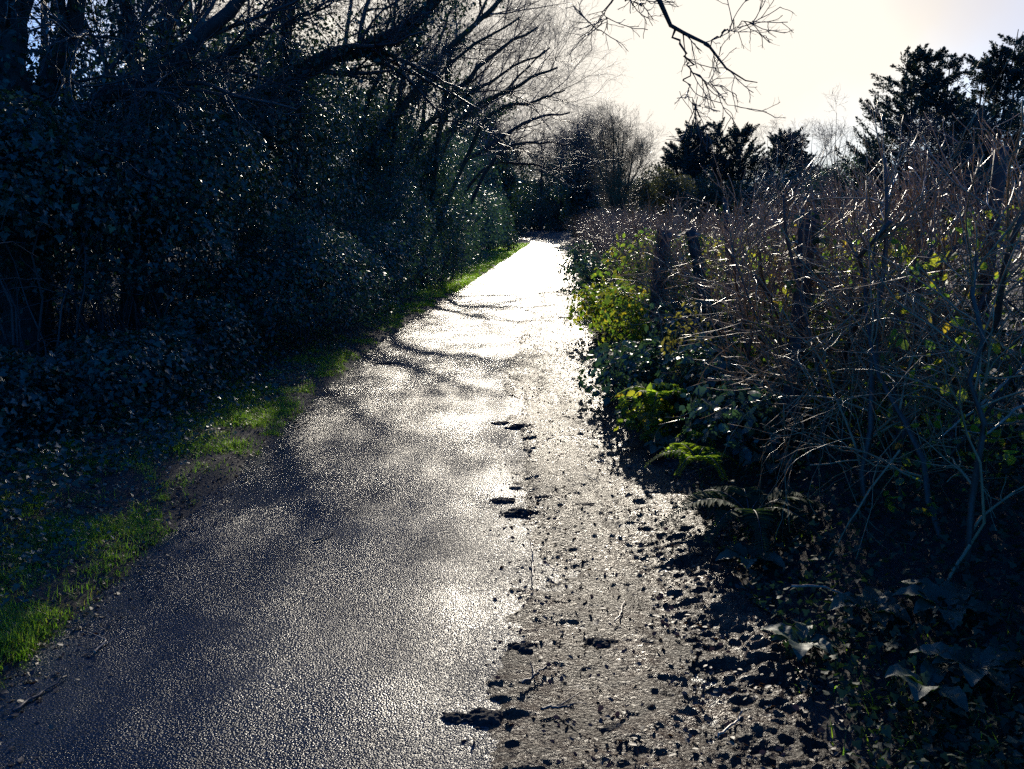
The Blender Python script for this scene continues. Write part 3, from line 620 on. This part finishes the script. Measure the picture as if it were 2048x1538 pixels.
sapling('pale bare sapling alone against the sky left of the laurel', 1660, 40, 226, .55, 541)
sapling('pale vase shaped sapling in front of the broad cypress', 1832, 36, 245, .8, 542, nst=7)
sapling('thin bare sapling standing left of the pyramid conifer', 1535, 44, 262, .9, 543, nst=4)
sapling('wispy bare sapling over the right flank of the pyramid conifer', 1605, 46, 255, .8, 544, nst=4)
sapling('pale sapling between the two tall cypresses', 1920, 36, 262, .7, 545, nst=5)

# ------------------------------------------------------------------ the cut hedge on the right
HG = 'cut hedge shrubs along the right bank'
def hedge(label, y0, y1, seed, htop=1.95, ns=11, nb=13, nt=6, s0=2.35, s1=3.3, leaves=2500, lmat='ivy', thick=.018, shoot=0.0):
    rng = np.random.default_rng(seed); root = thing('hedge_shrub', label, 'hedge', None, HG)
    n = int(ns*(y1-y0))+6
    y = rng.uniform(y0, y1, n); s = s0+(s1-s0)*rng.random(n); x = lane(y)+s; z = gh(x, y)
    H = htop*rng.uniform(.72,1.03,n)+.12*np.sin(y*2.1)
    d = rng.normal(0,.30,(n,2)); t = np.linspace(0,1,9)[None,:]
    P = np.stack([x[:,None]+d[:,:1]*t*1.0, y[:,None]+d[:,1:]*t*1.5, z[:,None]-.05+(H-z)[:,None]*t], -1); P[:,1:,:2] += np.cumsum(rng.normal(0,.032,(n,8,2)),axis=1)
    R = (rng.uniform(.3,1.1,n)**1.5*thick)[:,None]*np.linspace(1,.55,9)[None]
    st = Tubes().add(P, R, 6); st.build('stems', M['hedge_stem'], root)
    tw = Tubes()
    A, RA = spawn(P, R, nb, .12, 1, (.4,1.45), (.3,1.0), 8, .17, .08, .5, rng, .4, .0026); 
    A[...,2] = np.minimum(A[...,2], htop*1.06+.25*fbm(A[...,0]*3, A[...,1]*3, seed=seed)); tw.add(A, RA, 4)
    Bp, RB = spawn(A, RA, nt, .15, 1, (.35,1.1), (.10,.42), 5, .16, .06, .6, rng, .5, .0019); tw.add(Bp, RB, 3)
    # splayed short shoots at the cut tops
    Tp, RT = spawn(P, R, 6, .86, 1, (.15,1.0), (.12,.42+shoot), 5, .12, .25, .40, rng, .6, .003); tw.add(Tp, RT, 4)
    T2, R2 = spawn(Tp, RT, 3, .3, 1, (.3,.9), (.06,.25), 4, .12, .15, .6, rng, .6, .002); tw.add(T2, R2, 3)
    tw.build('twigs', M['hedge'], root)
    if leaves:
        yy = rng.uniform(y0, y1, leaves); ss = rng.uniform(s0+.05, s1+.3, leaves); xx = lane(yy)+ss
        zz = gh(xx,yy)+rng.random(leaves)**1.6*(htop-.6); c = sstep(.42,.58,fbm(xx*2.2, yy*2.2, zz*2.2, seed=seed+1)); k = rng.random(leaves) < c
        Pl = np.stack([xx,yy,zz],-1)[k]; leafy('leaves', Pl, norm(rng.normal(size=Pl.shape)), (.025,.055), 'oval', M[lmat], root, rng)
    ym = (y0+y1)/2; xm = lane(ym)+(s0+s1)/2; seat(root, (xm, ym, float(gh(xm,ym))))
hedge('nearest hedge shrub with tall upright stems at the right picture edge', 3.0, 4.6, 601, 1.86, 13, 13, 6, 2.1, 3.5, 4200, 'bright', .020, .10)
hedge('hedge shrub with knuckled cut tops beside the nearest upright stems', 4.6, 6.2, 602, 1.80, 13, 13, 6, 2.2, 3.4, 5200, 'bright', .020, .08)
hedge('hedge shrub with crossing dark stems around the thick sawn stump', 6.2, 8.2, 603, 1.66, 12, 13, 6, 2.25, 3.3, 6500, 'bright')
hedge('hedge shrub of pale twigs behind the ivy covered post', 8.2, 10.8, 604, 1.62, 11, 12, 6, 2.35, 3.2, 7500, 'bright')
hedge('hedge shrub of fine brown twigs beyond the leaning posts', 10.8, 14, 605, 1.62, 10, 11, 6, 2.25, 3.1, 3000, 'bright')
hedge('level topped hedge shrub halfway along the right bank', 14, 19, 606, 1.66, 9, 10, 5, 2.2, 3.0, 3400, 'bush')
hedge('distant hedge shrub lit pale where the light streak falls', 19, 27, 607, 1.72, 8, 9, 5, 2.1, 3.0, 3400, 'bush')
hedge('farthest hedge shrub before the dark tunnel', 27, 40, 608, 1.80, 7, 8, 5, 2.0, 3.0, 3400, 'bush')
# dark leafy core of the hedge
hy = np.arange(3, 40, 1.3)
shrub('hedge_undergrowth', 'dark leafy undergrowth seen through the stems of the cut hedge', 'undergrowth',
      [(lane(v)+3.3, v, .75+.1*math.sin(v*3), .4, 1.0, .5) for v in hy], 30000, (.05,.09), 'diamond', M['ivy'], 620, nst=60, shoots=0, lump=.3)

PG = 'old posts and stumps in the right hedge'
def post(label, px, pytop, Y_, r, seed, lean=0, ivy=500, name='old_post', cat='post', rough=.12):
    rng = np.random.default_rng(seed); t = at(px, pytop, Y_); g0 = float(gh(t[0],Y_))
    root = thing(name, label, cat, None, PG); n = 14; k = 12
    z = np.linspace(g0-.2, t[2], n); an = np.arange(k)*2*math.pi/k
    rr = r*(1+rough*(2*fbm(np.cos(an)[None]*1.5+seed+0*z[:,None], np.sin(an)[None]*1.5+0*z[:,None], z[:,None]*2+0*an[None], seed=seed)-1)); rr *= np.linspace(1.12,.95,n)[:,None]
    X = t[0]+lean*(z-t[2])[:,None]+rr*np.cos(an); Yy = Y_+rr*np.sin(an); Z = z[:,None]+0*rr; Z[-1] += rng.normal(0,.02,k)
    V = np.stack([X,Yy,Z],-1).reshape(-1,3); V = np.vstack([V,[t[0],Y_,t[2]+.015]])
    F = []; T = []
    for i in range(n-1):
        for j in range(k): F += [i*k+j, i*k+(j+1)%k, (i+1)*k+(j+1)%k, (i+1)*k+j]; T.append(4)
    for j in range(k): F += [(n-1)*k+j, (n-1)*k+(j+1)%k, n*k]; T.append(3)
    link('trunk', raw_mesh('trunk', V, F, T), M['wood'], root)
    if ivy:
        u = rng.random(ivy)**.8; a = rng.uniform(0,6.28,ivy); zz = g0+(t[2]-g0)*u
        d = np.stack([np.cos(a),np.sin(a),0*a],-1); P = np.stack([t[0]+lean*(zz-t[2]),np.full(ivy,Y_),zz],-1)+d*(r+.01+.09*rng.random(ivy)[:,None]**2)
        leafy('ivy', P, d, (.03,.06), 'ivy', M['ivy'], root, rng)
    seat(root, (t[0],Y_,g0))
post('ivy covered post leaning left at the front of the right hedge', 1382, 462, 7.8, .058, 701, -.25, 300)
post('dark stump with splayed top just left of the ivy covered post', 1328, 462, 8.8, .08, 702, .05, 250, 'stump', 'stump', .3)
post('thick sawn stump standing in the middle of the right hedge', 1617, 424, 5.1, .056, 703, .02, 160, 'stump', 'stump', .25)
post('thin dark post among the fine twigs beyond the ivy covered post', 1450, 400, 7.6, .024, 704, -.1, 60)
post('slim greenish pole standing upright near the right picture edge', 2003, 300, 4.4, .035, 705, .01, 0)

# ------------------------------------------------------------------ plants on the right bank
BG = 'bramble and nettle clumps on the right bank'
def clump(label, px, py, Y_, r, h, n, seed, matl='bright', tm='toothed', size=(.04,.08), name='bramble', cat='bramble'):
    c = at(px, py, Y_)
    g0 = float(gh(c[0],Y_))
    shrub(name, label, cat, [(c[0],Y_,g0+h*.5,r,r*1.2,h*.6),(c[0]+r*.5,Y_+r*.5,g0+h*.4,r*.7,r,h*.5)], n, size, tm, M[matl], seed, BG, nst=24, shoots=16, shoot_len=(.12,.35), sr=.005, depth=.8, lump=.5)
clump('yellow green bramble lit through beside the dark splayed stump', 1285, 590, 11.2, .6, 1.0, 2600, 801)
clump('bramble with yellow leaf tops below the dark splayed stump', 1265, 650, 9.2, .45, .8, 1500, 802)
clump('pale bramble at the road edge where the hedge begins to shine', 1185, 560, 15.5, .5, .9, 2200, 803, 'bush')
clump('small bramble spilling to the road beyond the pale one', 1165, 530, 21, .6, .9, 2400, 804, 'bush', size=(.06,.10))
clump('withered brown nettle standing above the bright fern', 1375, 700, 6.4, .2, .75, 700, 805, 'withered', 'oval', (.025,.05), 'nettle', 'nettle')
clump('dark leafed bramble low on the bank between road and hedge', 1290, 740, 6.9, .4, .6, 1500, 810, 'bush')
clump('dark bramble hanging beside the bluish foxglove', 1420, 760, 6.0, .35, .55, 1200, 811, 'bush')
clump('shaded bramble on the bank above the small lit fern', 1470, 850, 5.0, .35, .5, 1200, 812, 'bush')
clump('bramble fringe at the road edge with a mix of dark and yellow leaves', 1200, 640, 11.5, .45, .7, 1800, 813)
clump('dark bramble below the ivy covered post', 1390, 640, 7.6, .45, .55, 1400, 806, 'bush')
clump('low bramble hanging under the yellow leaf tops', 1230, 740, 7.6, .35, .5, 1000, 807, 'bush')
clump('bramble with a few lit leaves inside the hedge right of the sawn stump', 1740, 560, 5.6, .35, 1.0, 420, 808)
clump('yellow tinged bramble just left of the bright fern', 1290, 830, 6.0, .22, .35, 420, 809)
def fern(label, px, py, Y_, L, nf, seed, matl='fern', z=.1, az=(0,6.28)):
    rng = np.random.default_rng(seed); c = at(px, py, Y_); g0 = float(gh(c[0],Y_)); b = np.array([c[0],Y_,max(g0+.02, c[2]-z)])
    root = thing('fern', label, 'fern', None, 'ferns on the right bank')
    for k in range(nf):
        a = az[0]+(az[1]-az[0])*(k+rng.uniform(-.2,.2))/nf; l = L*rng.uniform(.7,1.05); d = np.array([math.cos(a),math.sin(a)])
        t = np.linspace(0,1,44); p = np.zeros((44,3)); p[:,:2] = b[:2]+d*(l*.85*t)[:,None]; p[:,2] = b[2]+l*(.75*t-.85*t*t)+.0
        T = norm(np.gradient(p,axis=0)); sd = np.array([-d[1],d[0],0]); Pp=[];Nn=[];Tt=[];Ss=[]
        for i in range(4,44):
            w = l*.24*math.sin(min(1,t[i]*1.25+.12)*math.pi*.92)**.8*(1-.25*t[i])+.008
            for sg in (-1,1):
                Pp.append(p[i]); ax = sd*sg+T[i]*.35; Tt.append(ax); Nn.append(np.cross(T[i],sd)*(1)+rng.normal(0,.12,3)); Ss.append(w)
        Nn = np.array(Nn); Nn = np.where(Nn[:,2:3]<0,-Nn,Nn)
        fr = leaf_mesh('frond', np.array(Pp), Nn, np.array(Tt), np.array(Ss), 'oval', M[matl], root, wid=.36)
        Tubes().add(p, np.linspace(.004,.001,44), 4).build('midrib', M['twig'], fr)
    seat(root, b)
    for fr in [o for o in bpy.data.objects if o.parent == root]:
        for m_ in [o for o in bpy.data.objects if o.parent == fr]: m_.location = (0,0,0)
fern('bright lit fern on the bank beneath the withered nettle', 1320, 790, 6.0, .42, 7, 821, z=.02)
fern('lit fern with yellowing fronds lower on the bank', 1395, 905, 4.6, .36, 6, 822, z=.05)
fern('large shadowed fern below the tangle of dead canes', 1500, 1000, 3.9, .55, 8, 823, 'shaded_fern', .08)
fern('small lit fern at the foot of the tangle of dead canes', 1410, 860, 5.2, .28, 5, 824, z=.05)

def rosette(label, px, py, Y_, L, nl, seed, name='dock_plant', cat='dock plant', lift=.5, matl='dock', wid=1.0):
    rng = np.random.default_rng(seed); c = at(px, py, Y_); g0 = float(gh(c[0],Y_)); b = np.array([c[0],Y_,g0+.05])
    root = thing(name, label, cat, None, 'broad leaved plants on the right bank')
    for k in range(nl):
        a = 6.28*k/nl+rng.uniform(-.3,.3); l = L*rng.uniform(.65,1.1); d = np.array([math.cos(a),math.sin(a),0]); sd = np.array([-d[1],d[0],0]); lf = lift*rng.uniform(.5,1.3)
        nu, nv = 15, 9; u = np.linspace(0,1,nu); v = np.linspace(-1,1,nv)
        cen = b+d*(l*(.12+u)*.9)[:,None]+np.array([0,0,1])*(l*(lf*u*1.2-(.22+lf*.65)*u*u+.05))[:,None]
        w = l*.25*wid*np.sin(np.clip(u*1.02,0,1)**.75*math.pi)**.8+.004
        V = cen[:,None]+sd*(w[:,None]*v[None])[...,None]
        V[...,2] += .30*w[:,None]*np.abs(v[None])**1.5 + .10*w[:,None]*np.sin(u*22+k)[:,None]*np.abs(v[None]) + .05*l*(fbm(V[...,0]*55, V[...,1]*55, oct=2, seed=seed+k)-.5)
        i = np.arange(nu-1)[:,None]*nv+np.arange(nv-1)[None]; F = np.stack([i,i+1,i+nv+1,i+nv],-1).reshape(-1,4)
        lo = link('leaf', raw_mesh('leaf', V.reshape(-1,3), F.ravel(), np.full(len(F),4)), M[matl], root)
        pt = smooth_path([b-[0,0,.02], b+d*l*.07+[0,0,.02*l], cen[1]], 6)
        Tubes().add(np.vstack([pt, cen[2:12]-[0,0,.0015]]), np.linspace(.004,.0015,16), 4).build('midrib', M['dock'], lo)
    seat(root, b)
    for fr in [o for o in bpy.data.objects if o.parent == root]:
        for m_ in [o for o in bpy.data.objects if o.parent == fr]: m_.location = (0,0,0)
rosette('broad leaved dock with one leaf catching the light beside dead canes', 1735, 1300, 2.95, .20, 7, 841)
rosette('crinkled dock plant in the bottom right corner', 1930, 1480, 2.45, .18, 8, 842)
rosette('small dock with upright leaves left of the bottom corner plant', 1840, 1500, 2.42, .17, 6, 843, lift=.9)
rosette('shadowed dock under the diagonal broken branch', 1880, 1330, 2.8, .19, 7, 844)
rosette('dock with long drooping leaves below the yellow leaf tops', 1330, 860, 5.6, .22, 6, 845)
rosette('bluish foxglove rosette under the dead canes', 1460, 740, 6.6, .32, 8, 846, 'foxglove', 'foxglove', .7)
rosette('pale sheened foxglove rosette beside the withered nettle', 1450, 820, 5.6, .26, 8, 847, 'foxglove', 'foxglove', .6)
rosette('foxglove rosette tucked behind the large shadowed fern', 1560, 930, 4.6, .24, 8, 848, 'foxglove', 'foxglove', .6)
rosette('dark dock at the foot of the large shadowed fern', 1500, 1090, 3.6, .19, 6, 849)
rosette('low dock nearest the mud in front of the curved dead stem', 1600, 1330, 2.85, .16, 6, 850)

# ------------------------------------------------------------------ dead canes, sticks, twigs
def canes(label, n, y0, y1, s0, s1, seed, L=(.6,1.6), r=.0035, group='arching dead bramble canes', zr=(.25,1.1), matl='hedge'):
    rng = np.random.default_rng(seed); root = thing('dead_bramble', label, 'bramble', None, group)
    y = rng.uniform(y0,y1,n); s = rng.uniform(s0,s1,n); x = lane(y)+s; z = gh(x,y)+rng.uniform(zr[0],zr[1],n)
    a = rng.uniform(0,6.28,n); l = rng.uniform(L[0],L[1],n); t = np.linspace(0,1,10)[None]
    dx = np.cos(a)*.6-.22; dy = np.sin(a)
    P = np.stack([x[:,None]+dx[:,None]*l[:,None]*t, y[:,None]+dy[:,None]*l[:,None]*t, z[:,None]+l[:,None]*(rng.uniform(-.1,.6,n)[:,None]*t-rng.uniform(.3,1.0,n)[:,None]*t*t)], -1)
    P[:,1:] += np.cumsum(rng.normal(0,.012,(n,9,3)),axis=1); P[...,0] = np.where(s[:,None] > 0, np.maximum(P[...,0], lane(P[...,1])+1.5+.3*rng.random(n)[:,None]), P[...,0]); P[...,2] = np.maximum(P[...,2], gh(P[...,0],P[...,1])+.02)
    R = (rng.uniform(.5,1.3,n)*r)[:,None]*np.linspace(1,.4,10)[None]
    A, RA = spawn(P, R, 5, .1, 1, (.4,1.1), (.06,.3), 5, .15, .05, .7, rng, .5, .0012)
    Tubes().add(P, R, 5).add(A, RA, 3).build('canes', M[matl], root); seat(root, P[0,0])
canes('tangle of pale dead canes arching low in front of the sawn stump', 34, 5.0, 6.8, 2.1, 2.8, 861, r=.0032)
canes('bundle of dead canes bending down over the foxglove rosettes', 26, 4.2, 5.4, 1.9, 2.5, 862, (.5,1.2), .0032)
canes('thin dead canes trailing from the nearest hedge shrub', 34, 3.0, 4.4, 1.9, 2.6, 863, (.4,1.1), .0028)
canes('dead canes hanging in front of the pale twigs by the ivy covered post', 34, 7.0, 10.0, 1.9, 2.6, 864, (.5,1.3), .0034)
canes('dark stems hanging in the black hollow on the left', 34, 6.2, 8.6, -4.6, -3.2, 865, (.8,1.8), .006, zr=(.3,1.6), matl='twig')
canes('dead stems standing in the ivy under the far left trunks', 24, 4.2, 6.4, -4.6, -2.9, 866, (.4,1.2), .004, zr=(.1,.5), matl='twig')
def stick(label, pts, r, name='stick', matl='straw', group=None, seed=0, side=3, sub='bark'):
    rng = np.random.default_rng(seed); p = smooth_path(pts, 12); p[1:-1] += rng.normal(0,r*.5,(10,3))
    root = thing(name, label, 'stick' if name != 'twig' else 'twig', None, group); R = np.linspace(r, r*.55, 12)*(1+rng.normal(0,.08,12))
    Tubes().add(p, R, 7).build('stem', M[matl], root)
    if side:
        A, RA = spawn(p[None], R[None], side, .2, .9, (.4,.9), (.04,.14), 5, .12, .05, .6, rng, .5, .001); Tubes().add(A, RA, 4).build('side_shoot', M[matl], root)
    seat(root, p[0])
stick('pale broken branch slanting down leftwards at the right picture edge', [at(2060,725,3.5),at(1960,810,3.45),at(1885,872,3.4)], .007, 'broken_branch', seed=1)
stick('second slanting broken branch below the pale one', [at(2060,800,3.2),at(1990,855,3.15),at(1960,880,3.12)], .006, 'broken_branch', seed=2)
stick('curved tan dead stem arching over the dark bank', [at(1583,1172,3.1),at(1640,1172,3.12),at(1700,1196,3.1),at(1736,1243,3.05)], .006, seed=3, side=1)
stick('straight pale stick lying level in the bottom right corner', [at(1868,1417,2.5),at(1960,1419,2.5),at(2070,1418,2.5)], .004, seed=4, side=0)
stick('dark branch leaning in the shade below the second broken branch', [at(1940,1090,3.0),at(1870,1200,2.95),at(1805,1298,2.9)], .008, 'broken_branch', 'hedge', seed=5)
stick('thin cane crossing the shaded bank above the large fern', [at(1620,930,3.9),at(1750,920,3.8),at(1900,935,3.6),at(1980,945,3.5)], .004, 'dead_cane', 'hedge', seed=6)
stick('pair of long dark canes leaning over the shaded bank', [at(1800,900,3.5),at(1720,1010,3.5),at(1650,1130,3.5)], .006, 'dead_cane', 'hedge', seed=7)
WG = 'twigs fallen on the lane'
def twig(label, p0, p1, r, seed, matl='straw', bend=.010):
    (x0,y0),(x1,y1) = on_ground(*p0), on_ground(*p1); rng = np.random.default_rng(seed)
    zf = lambda x,y: float(max(gh(x,y), road_z(x-lane(y),y)))+r+.004
    if (x0+x1)/2-lane(y0) > .45: zo = .022
    else: zo = 0
    pts = [np.array([x0+(x1-x0)*t+rng.normal(0,bend*.5), y0+(y1-y0)*t+rng.normal(0,bend), 0]) for t in (0,.35,.7,1)]
    for q in pts: q[2] = zf(q[0],q[1])+zo
    stick(label, pts, r, 'twig', matl, WG, seed, 2)
twig('short dark twig lying alone on the tarmac left of centre', (625,1088),(672,1070), .005, 1, 'twig')
twig('pale twig lying at the left verge near the bottom corner', (195,1310),(207,1285), .005, 2)
twig('forked twig on the left road edge beside the bottom corner', (30,1420),(140,1358), .006, 3, 'twig')
twig('dark bent twig in the mud at the bottom centre', (1045,1385),(1095,1350), .006, 4, 'twig')
twig('thin pale twig upright in the picture on the tarmac and mud boundary', (1068,1165),(1062,1105), .004, 5)
twig('pale stick at the right mud edge near the bottom', (1430,1500),(1485,1455), .005, 6)
twig('pale twig at the right mud edge under the curved tan stem', (1450,1215),(1490,1295), .005, 7)
twig('short twig in the middle of the mud', (1095,1140),(1120,1160), .004, 8)
twig('small twig beside the dark mud lumps in mid lane', (1170,960),(1195,975), .004, 9)
twig('dark twig across the mud near the bottom edge', (1085,1435),(1145,1432), .006, 10, 'twig')
twig('slim twig near the right rut at the bottom', (1230,1260),(1250,1215), .004, 11)
twig('twig lying where the left verge meets the pale bush', (590,860),(625,835), .006, 12, 'twig')
# mud lumps
MG = 'lumps of mud dropped on the lane'
def lump_of_mud(label, px, py, r, seed):
    x, y = on_ground(px, py); n = 46; g = np.linspace(-1,1,n); gx, gy = np.meshgrid(g, g); rad = np.hypot(gx, gy)
    ed = .55+1.5*(fbm(gx*3.2+seed, gy*3.2, oct=4, seed=seed)-.5)
    z = np.clip(1-(rad/np.maximum(ed,.15))**2, -1.5, 1)*.8+(.8*(fbm(gx*5+seed, gy*5, oct=3, seed=seed+1)-.5)+.5*(fbm(gx*13, gy*13+seed, oct=2, seed=seed+2)-.5))*np.clip(1.2-rad,0,1)
    z = np.where(rad > .93, -2.0, z); px_ = x+gx*r*2.9; py_ = y+gy*r*1.7
    o = grid_mesh('mud_lump', px_, py_, road_z(px_-lane(py_), py_)+.002+.012*sstep(.3,.6,px_-lane(py_))+z*r*.40, M['soil']); tag(o, label, 'mud', MG)
for k, (lab, px, py, r) in enumerate([('mud lump on the tarmac where the mud strip juts out left',1000,1005,.035),('wide mud lump on the mud edge just below the jutting one',1040,1030,.045),
    ('flat mud lump in the middle of the mud strip',1185,1020,.05),('mud lump beside the jutting one at the mud edge',1085,1003,.03),('dark mud lump in the bottom centre, left of the rut',1205,1290,.028),
    ('dark mud lump in the bottom centre, right of the rut',1290,1293,.032),('large crumbled mud lump near the bottom edge on the tarmac',985,1438,.05),('long mud lump left of the crumbled one',912,1440,.03),
    ('mud lump on the tarmac boundary in mid lane',1040,858,.05),('small mud lump right of the tarmac boundary in mid lane',1000,850,.035),('mud lump lying above the dark bent twig',1045,1300,.028),
    ('mud lump at the bottom near the slim twig',1230,1468,.025),('mud lump on the left tarmac edge by the pale bush',770,728,.06),('mud lump in the far mud near the brambles',1180,648,.07)]):
    lump_of_mud(lab, px, py, r, 900+k)

# ------------------------------------------------------------------ light, sky, camera
w = bpy.data.worlds.new("World"); bpy.context.scene.world = w; w.use_nodes = True
nt = w.node_tree; nt.nodes.clear()
sky = nt.nodes.new('ShaderNodeTexSky'); sky.sky_type = 'NISHITA'; sky.sun_disc = False
sky.sun_elevation = radians(SUN_EL); sky.sun_rotation = radians(SUN_AZ); sky.dust_density = 1.4; sky.air_density = 1.0; sky.ozone_density = 6.0
bg = nt.nodes.new('ShaderNodeBackground'); bg.inputs['Strength'].default_value = .10
out = nt.nodes.new('ShaderNodeOutputWorld')
# thin winter cloud: a creamy veil around the sun, greyer away from it, blue elsewhere
L = nt.links.new
tc = nt.nodes.new('ShaderNodeTexCoord')
tint = nt.nodes.new('ShaderNodeVectorMath'); tint.operation = 'MULTIPLY'; tint.inputs[1].default_value = (.16,.86,1.72); L(sky.outputs[0], tint.inputs[0])
dotn = nt.nodes.new('ShaderNodeVectorMath'); dotn.operation = 'DOT_PRODUCT'; L(tc.outputs['Generated'], dotn.inputs[0])
dotn.inputs[1].default_value = (math.cos(radians(SUN_EL))*math.sin(radians(SUN_AZ)), math.cos(radians(SUN_EL))*math.cos(radians(SUN_AZ)), math.sin(radians(SUN_EL)))
cn = nt.nodes.new('ShaderNodeTexNoise'); cn.inputs['Scale'].default_value = 3.0; cn.inputs['Detail'].default_value = 5.0; L(tc.outputs['Generated'], cn.inputs['Vector'])
jit = nt.nodes.new('ShaderNodeMath'); jit.operation = 'MULTIPLY_ADD'; jit.inputs[1].default_value = .10; L(cn.outputs['Fac'], jit.inputs[0]); L(dotn.outputs['Value'], jit.inputs[2])
cr = nt.nodes.new('ShaderNodeValToRGB'); L(jit.outputs[0], cr.inputs['Fac'])
e = cr.color_ramp.elements; e[0].position = .835; e[0].color = (0,0,0,1); e[1].position = .99; e[1].color = (1,1,1,1)
sx = nt.nodes.new('ShaderNodeSeparateXYZ'); L(tc.outputs['Generated'], sx.inputs[0])
band = nt.nodes.new('ShaderNodeMapRange'); band.interpolation_type = 'SMOOTHSTEP'; band.inputs['From Min'].default_value = .36; band.inputs['From Max'].default_value = .56; band.inputs['To Min'].default_value = 1; band.inputs['To Max'].default_value = .12; L(sx.outputs['Z'], band.inputs['Value'])
bm_ = nt.nodes.new('ShaderNodeMath'); bm_.operation = 'MULTIPLY'; L(cr.outputs['Color'], bm_.inputs[0]); L(band.outputs[0], bm_.inputs[1])
mx = nt.nodes.new('ShaderNodeMix'); mx.data_type = 'RGBA'; L(bm_.outputs[0], mx.inputs['Factor']); L(tint.outputs[0], mx.inputs['A']); mx.inputs['B'].default_value = (8.6,8.0,7.05,1)
d2 = nt.nodes.new('ShaderNodeVectorMath'); d2.operation = 'DOT_PRODUCT'; L(tc.outputs['Generated'], d2.inputs[0]); d2.inputs[1].default_value = (.517,.801,.302)
j2 = nt.nodes.new('ShaderNodeMath'); j2.operation = 'MULTIPLY_ADD'; j2.inputs[1].default_value = .03; L(cn.outputs['Fac'], j2.inputs[0]); L(d2.outputs['Value'], j2.inputs[2])
r2 = nt.nodes.new('ShaderNodeValToRGB'); L(j2.outputs[0], r2.inputs['Fac']); e = r2.color_ramp.elements; e[0].position = .994; e[0].color = (0,0,0,1); e[1].position = 1.0; e[1].color = (.8,.8,.8,1)
j2b = nt.nodes.new('ShaderNodeMapRange'); L(j2.outputs[0], j2b.inputs['Value']); j2b.inputs['From Min'].default_value = .998; j2b.inputs['From Max'].default_value = 1.018; j2b.inputs['To Max'].default_value = .95
m2 = nt.nodes.new('ShaderNodeMix'); m2.data_type = 'RGBA'; L(j2b.outputs[0], m2.inputs['Factor']); L(mx.outputs['Result'], m2.inputs['A']); m2.inputs['B'].default_value = (5.6,5.25,5.5,1)
nt.nodes.remove(r2)
L(m2.outputs['Result'], bg.inputs['Color']); nt.links.new(bg.outputs[0], out.inputs['Surface'])
sl = bpy.data.lights.new('sun', 'SUN'); sl.energy = 5.0; sl.angle = radians(.53); sl.color = (1.0,.90,.74)
so = bpy.data.objects.new('sun', sl); C.objects.link(so)
so.rotation_euler = (radians(90-SUN_EL), 0, radians(180-SUN_AZ))
cd = bpy.data.cameras.new('camera'); cd.sensor_width = 36; cd.lens = FPX/2048*36; cd.clip_end = 3000; cd.clip_start = .05
co = bpy.data.objects.new('camera', cd); C.objects.link(co); co.location = (0,0,CAM_H); co.rotation_euler = (radians(90)-PITCH, 0, 0)
sc = bpy.context.scene; sc.camera = co
sc.view_settings.view_transform = 'Standard'; sc.view_settings.look = 'None'; sc.view_settings.gamma = 1; sc.view_settings.exposure = .35
sc.cycles.max_bounces = 5; sc.cycles.diffuse_bounces = 2; sc.cycles.glossy_bounces = 2; sc.cycles.transmission_bounces = 2; sc.cycles.transparent_max_bounces = 4
sc.cycles.use_denoising = False
